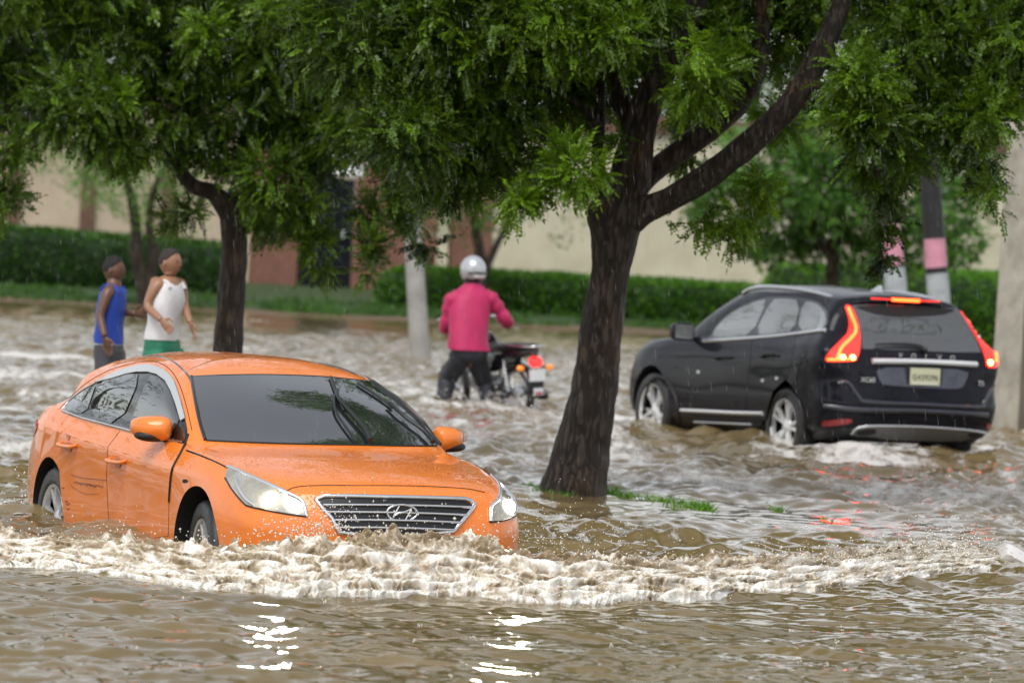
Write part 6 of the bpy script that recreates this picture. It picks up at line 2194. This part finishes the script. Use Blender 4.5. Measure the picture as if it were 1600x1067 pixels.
# rear fender with plate, lamp, indicators
fe = [(.30 * math.cos(a) * 1.06, .30 * math.sin(a) * 1.06 + .29) for a in [rad(60 + 8 * k) for k in range(15)]]
V, Fc = [], []
for (x, z) in fe:
    V += [(x, -.075, z - .015), (x, -.06, z + .012), (x, 0, z + .022), (x, .06, z + .012), (x, .075, z - .015)]
for i in range(len(fe) - 1):
    for j in range(4):
        Fc.append((i * 5 + j, i * 5 + j + 1, (i + 1) * 5 + j + 1, (i + 1) * 5 + j))
o = MB().add(V, Fc).build('rear_fender', M_mb, mot, angle=60)
sd_ = o.modifiers.new('t', 'SOLIDIFY'); sd_.thickness = .006
V, Fc = loft([(Vector((-.30, 0, .645)), Vector((0, .055, 0)), Vector((0, 0, .045))), (Vector((-.36, 0, .64)), Vector((0, .072, 0)), Vector((0, 0, .06))), (Vector((-.40, 0, .635)), Vector((0, .055, 0)), Vector((0, 0, .045)))], 18, .7)
MB().add(V, Fc).build('tail_lamp', pm('motorcycle tail lens', (.55, .01, .015), .12, coat=1, emit=(1, .02, .02), estr=1.0), mot, angle=50)
for s in (-1, 1):
    MB().tube([(-.31, s * .06, .59), (-.33, s * .15, .58)], .010, 8).build('indicator_stalk', M_dark, mot)
    MB().ball((-.34, s * .185, .578), (.035, .045, .033), 14).build('indicator', pm('orange lens', (.75, .20, .01), .15, coat=1, emit=(1, .28, .02), estr=.35), mot)
MB().box((-.385, 0, .495), (.008, .20, .12)).build('number_plate', pm('white plate', (.72, .73, .75), .4), mot, bevel=.01)
MB().box((-.36, 0, .40), (.02, .19, .16)).build('mud_flap', M_dark, mot, bevel=.01)
mf = MB().box((-.376, -.02, .325), (.008, .12, .075)).build('flap_sticker', pm('white sticker', (.65, .65, .68), .5), mot, bevel=.005)
MB().box((-.3815, -.02, .31), (.003, .08, .025)).build('red_mark', pm('red mark', (.5, .05, .05), .5), mf)
MB().lathe([(.025, -.02), (.05, .0), (.056, .12), (.056, .42), (.05, .50), (.03, .52)], 18, Matrix.Translation((.22, -.17, .31)) @ Matrix.Rotation(rad(-94), 4, 'Y')).build('silencer', M_mb, mot, angle=50)
MB().tube(crv([(.22, -.165, .315), (.5, -.15, .27), (.8, -.12, .30), (.88, -.06, .50)], 6), .02, 10).build('exhaust_pipe', M_chrome, mot)
MB().tube(crv([(.02, .12, .29), (.25, .125, .35), (.5, .12, .36), (.5, .12, .30), (.25, .125, .26), (.02, .12, .25)], 4, True), .022, 8, closed=True, flat=.6).build('chain_case', M_dark, mot)
fk = MB()
for s in (-1, 1):
    fk.tube([(1.25, s * .085, .29), (1.11, s * .085, .66), (1.02, s * .085, .94)], [.024, .022, .018], 10)
fk.build('front_fork', M_chrome, mot)
V, Fc = loft([(Vector((1.08, 0, .86)), Vector((0, .05, 0)), Vector((0, 0, .05))), (Vector((1.13, 0, .86)), Vector((0, .09, 0)), Vector((0, 0, .085))), (Vector((1.19, 0, .855)), Vector((0, .09, 0)), Vector((0, 0, .085)))], 20, 1)
MB().add(V, Fc).build('headlamp', M_mb, mot, angle=50)
hb_ = MB().tube(crv([(.86, .37, 1.04), (.93, .28, 1.06), (1.0, .12, 1.0), (1.01, 0, .98), (1.0, -.12, 1.0), (.93, -.28, 1.06), (.86, -.37, 1.04)], 5), .011, 8).build('handlebar', M_chrome, mot)
for s in (-1, 1):
    MB().tube([(.90, s * .31, 1.052), (.85, s * .385, 1.038)], .018, 10).build('grip', M_dark, hb_)
    MB().tube([(.92, s * .27, 1.06), (.96, s * .40, 1.04)], .007, 6).build('lever', M_alu, hb_)
    MB().tube([(.93, s * .26, 1.06), (.93, s * .30, 1.20)], .006, 6).build('mirror_stem', M_dark, hb_)
    MB().ball((.92, s * .31, 1.23), (.018, .055, .04), 12).build('mirror', M_dark, hb_)
    MB().tube([(.42, s * .10, .30), (.42, s * .22, .30)], .012, 8).build('foot_peg', M_dark, mot)

# rider in pink
DR = 60.4
fR = Vector((-.45, .89, 0)); sR = Vector((.89, .45, 0))      # sR points to image right = the rider's right
gl_ = MWB @ Vector((.875, .345, 1.045)); gr_ = MWB @ Vector((.875, -.345, 1.045))
JR = dict(pelvis=(733, 549, 0), waist=(733, 520, .05), chest=(736, 482, .12), collar=(738, 455, .16), neck=(739, 443, .19), skull=(739, 430, .20),
          ls=(705, 470, .10), le=(696, 512, .16), rs=(768, 468, .16), re=(793, 503, .22),
          lh=(719, 560, -.02), lk=(701, 592, .12), la=(690, 634, .02), lt=(686, 646, .12), rh=(744, 560, .05), rk=(757, 598, .20), ra=(766, 640, .08), rt=(760, 651, .2))
PJ = {k: at(v[0], v[1], DR + v[2]) for k, v in JR.items()}
PJ['lw'] = gl_ + (PJ['le'] - gl_).normalized() * .09
PJ['rw'] = gr_ + (PJ['re'] - gr_).normalized() * .09
base = Vector((PJ['pelvis'].x, PJ['pelvis'].y, -.3))
root = empty('person', base, 0, 'rider in a bright pink jacket and silver helmet standing astride the motorcycle', 'person')
Q = {k: v - base for k, v in PJ.items()}
RR = dict(pelvis=(.15, .12), waist=(.15, .12), chest=(.17, .13), collar=(.08, .07), neck=.055, skull=.08, ls=.066, le=.048, lw=.032, rs=.066, re=.048, rw=.032, lh=.105, lk=.068, la=.045, lt=.04, rh=.105, rk=.068, ra=.045, rt=.04)
me = skin_mesh([[(Q[k], RR[k]) for k in ch] for ch in CH])
mb = MB(); add_mesh(mb, me)
hand(mb, Q['lw'], gl_ - PJ['lw'], Vector((.7, .3, -.2)), .18, .95)
hand(mb, Q['rw'], gr_ - PJ['rw'], Vector((-.7, .3, -.2)), .18, .95)
hc = at(739, 424, DR + .2) - base
head(mb, hc, fR, UPV, .22)
mb.build('body', M_skinB, root, angle=80)
M_pinkj = cloth('pink jacket', (.46, .010, .095), .6, .3)


def rr(px, py, o, hw, hd):
    return (at(px, py, DR + o) - base, sR * hw, fR * hd)


TJ = [rr(733, 547, .0, .232, .17), rr(732, 540, .01, .228, .17), rr(731, 525, .03, .215, .165), rr(732, 505, .07, .222, .165), rr(735, 487, .11, .232, .16), rr(737, 472, .14, .226, .15), rr(738, 463, .16, .205, .15), rr(739, 455, .18, .17, .135), rr(739, 448, .19, .12, .11), rr(739, 443, .19, .085, .085)]
jk = garment('jacket', root, TJ, M_pinkj, 30, .85, .022, 9, 21)
for k, s0 in (('l', -1), ('r', 1)):
    sh, el, wr = Q[k + 's'], Q[k + 'e'], Q[k + 'w']
    pts = crv([sh.lerp(Q['collar'], .35), sh, sh.lerp(el, .5), el, el.lerp(wr, .5), wr], 4)
    rad2 = [.085 + .01 * math.sin(i * 2.1) - .035 * i / len(pts) for i in range(len(pts))]
    MB().tube(pts, rad2, 14).build('sleeve', M_pinkj, jk, angle=80)
M_jn = cloth('dark jeans', (.014, .016, .024), .6, .3)
for k in ('l', 'r'):
    pts = crv([Q[k + 'h'] + Vector((0, 0, .06)), Q[k + 'h'], Q[k + 'h'].lerp(Q[k + 'k'], .5), Q[k + 'k'], Q[k + 'k'].lerp(Q[k + 'a'], .5), Q[k + 'a']], 4)
    rad2 = [.128 - .052 * i / len(pts) + .006 * math.sin(i * 1.9) for i in range(len(pts))]
    MB().tube(pts, rad2, 14).build('trouser_leg', M_jn, root, angle=80)
garment('trousers', root, [rr(733, 566, .0, .165, .14), rr(733, 556, .0, .205, .16), rr(733, 540, .01, .205, .155)], M_jn, amp=.008, seed=31)
M_helm = pm('silver helmet', (.46, .47, .49), .22, metal=.3, coat=1.0)
hm = MB()
V, Fc = [], []
n, m = 28, 14
fh = fR.normalized(); sh_ = Vector((-fh.y, fh.x, 0))
for i in range(m + 1):
    t = 2.35 * i / m
    for j in range(n):
        a = 2 * PI * j / n
        x, y, z = math.sin(t) * math.cos(a), math.sin(t) * math.sin(a), math.cos(t)
        V.append(hc + Vector((0, 0, .015)) + fh * x * .150 + sh_ * y * .135 + UPV * z * .152)
for i in range(m):
    for j in range(n):
        Fc.append((i * n + j, (i + 1) * n + j, (i + 1) * n + (j + 1) % n, i * n + (j + 1) % n))
Fc.append(tuple(m * n + j for j in range(n)))
he = hm.add(V, Fc).build('helmet', M_helm, root, angle=60)
MB().tube([hc + Vector((0, 0, -.175)) - fh * .02, hc + Vector((0, 0, -.09))], [.082, .075], 16).build('neck_warmer', M_jn, root, angle=80)
# dark rear band, pale vent and chin curtain
for (nm, z0, z1, mt, k, aw) in (('helmet_band', -.045, -.022, M_black, 1.02, 1.2), ('helmet_vent', -.085, -.05, pm('pale vent', (.72, .72, .74), .4), 1.035, .75), ('helmet_rim', -.118, -.092, M_black, 1.0, 3.14)):
    V, Fc = [], []
    nn_ = 24
    for q in range(nn_ + 1):
        a = PI + (-aw + 2 * aw * q / nn_) + (0.35 if nm != 'helmet_rim' else 0)
        for z in (z0, z1):
            rz_ = math.sqrt(max(.05, 1 - (z / .152) ** 2)) * k
            V.append(hc + Vector((0, 0, .015)) + fh * math.cos(a) * .150 * rz_ + sh_ * math.sin(a) * .135 * rz_ + UPV * z)
    for q in range(nn_):
        Fc.append((q * 2, q * 2 + 1, q * 2 + 3, q * 2 + 2))
    o = MB().add(V, Fc).build(nm, mt, he, angle=60)
    sd_ = o.modifiers.new('t', 'SOLIDIFY'); sd_.thickness = .012; sd_.offset = 0

# ------------------------------------------------------------------ falling rain: long thin drops, slanted a little by the wind
M_rain, nt, b = new_mat('rain drop')
b.inputs['Base Color'].default_value = (.75, .78, .80, 1)
b.inputs['Roughness'].default_value = .1
b.inputs['Alpha'].default_value = .08
n = 4600
dd = 27 + (RNG.random(n) ** 1.3) * 62
xx = RNG.uniform(-1, 1, n) * (dd * .115 + .8)
zz = RNG.uniform(0.02, 1, n) * (CAM_H + .045 * dd + .8)
A = np.stack([xx, dd, zz], 1)
ln = RNG.uniform(.03, .085, n) * (.7 + dd / 80)
dirv = np.array([-.16, .05, 1.0]) / np.linalg.norm([-.16, .05, 1.0])
wv = RNG.uniform(.0010, .0018, n) * (.6 + dd / 70)
s1 = np.array([1.0, 0, .16]); s2 = np.array([0, 1.0, 0])
tp = A + dirv * ln[:, None]
md = A + dirv * (ln * .35)[:, None]
V = np.stack([A, md + s1 * wv[:, None], md + s2 * wv[:, None], md - s1 * wv[:, None], md - s2 * wv[:, None], tp], 1)
T_ = np.array([(0, 2, 1), (0, 3, 2), (0, 4, 3), (0, 1, 4), (5, 1, 2), (5, 2, 3), (5, 3, 4), (5, 4, 1)])
Fq = T_[None] + (np.arange(n) * 6)[:, None, None]
rn = mesh_np('rain', V.reshape(-1, 3), Fq.reshape(-1, 3), M_rain)
tag(rn, label='slanting rain falling over the whole street', kind='stuff')
rn.visible_shadow = True
# rings and little crowns where drops hit the near water
C, R, S = [], [], []
for i in range(45):
    x_, y_ = RNG.uniform(-3, 3), RNG.uniform(24.3, 29.5)
    for _ in range(6):
        C.append(np.array([x_ + RNG.normal(0, .006), y_ + RNG.normal(0, .006), RNG.uniform(.0, .022)])); R.append(RNG.uniform(.0018, .0045)); S.append((1, 1, RNG.uniform(1, 2.5)))
drops('rain_splashes', np.array(C), np.array(R), np.array(S), 'tiny rain splashes on the calm water in the foreground')

# ------------------------------------------------------------------ unseen trees added outside the frame to darken reflections and lower the ambient light
rng = np.random.default_rng(77)
side = [(-15, 54, 8), (-13, 70, 8), (-16, 88, 8), (12.5, 47, 8), (14, 66, 8), (15.5, 88, 8), (-12, 62, 10), (-14.5, 79, 10), (-14, 50, 9), (13, 36, 9), (12, 27, 9), (15, 18, 10), ]
for i, (x, y, h) in enumerate(side):
    t = empty('unseen_tree', (x, y, -.3), 0, 'unseen leafy tree added to darken reflections', 'tree', 'added trees outside the view')
    V, Fc = limb([Vector((0, 0, 0)), Vector((.15, 0, 1.5)), Vector((.0, .1, 3)), Vector((.3, 0, 6))], [.28, .22, .18, .06], i + 40, .08, n=12, sub=5)
    MB().add(V, Fc).build('trunk', M_bark, t, angle=80)
    cs = []
    for k in range(16):
        p = rng.uniform((-2.6, -2.6, 1.9), (2.6, 2.6, h))
        cs.append((p, (1.2, 1.2, 1.0), 110, rng.uniform(.15, .5)))
    foliage('crown', cs, simple_leaf(.30), M_leaf2, t, rng)

# ------------------------------------------------------------------ light
w = bpy.data.worlds.new('World')
scene.world = w
w.use_nodes = True
nt = w.node_tree
bg = nt.nodes['Background']
sky = nt.nodes.new('ShaderNodeTexSky')
sky.sky_type = 'NISHITA'
sky.sun_disc = False
SUN_EL, SUN_AZ = 58.0, 200.0
sky.sun_elevation = rad(SUN_EL)
sky.sun_rotation = rad(SUN_AZ)
sky.air_density = 1.0
sky.dust_density = 1.0
hsv = nt.nodes.new('ShaderNodeHueSaturation')
hsv.inputs['Saturation'].default_value = 0.22
nt.links.new(sky.outputs[0], hsv.inputs['Color'])
nt.links.new(hsv.outputs[0], bg.inputs[0])
bg.inputs[1].default_value = 0.12
sd = bpy.data.lights.new('sun', 'SUN')
sd.energy = 1.2
sd.angle = rad(35)
sd.color = (1.0, 0.97, 0.92)
so = bpy.data.objects.new('sun', sd)
col.objects.link(so)
# azimuth measured like the sky texture: 0 = +Y, clockwise seen from above
d = Vector((math.sin(rad(SUN_AZ)) * math.cos(rad(SUN_EL)), math.cos(rad(SUN_AZ)) * math.cos(rad(SUN_EL)), math.sin(rad(SUN_EL))))
so.rotation_euler = d.to_track_quat('Z', 'Y').to_euler()
vs = scene.view_settings
vs.view_transform = 'Standard'
vs.look = 'None'
vs.exposure = 0.82
vs.gamma = 1.0
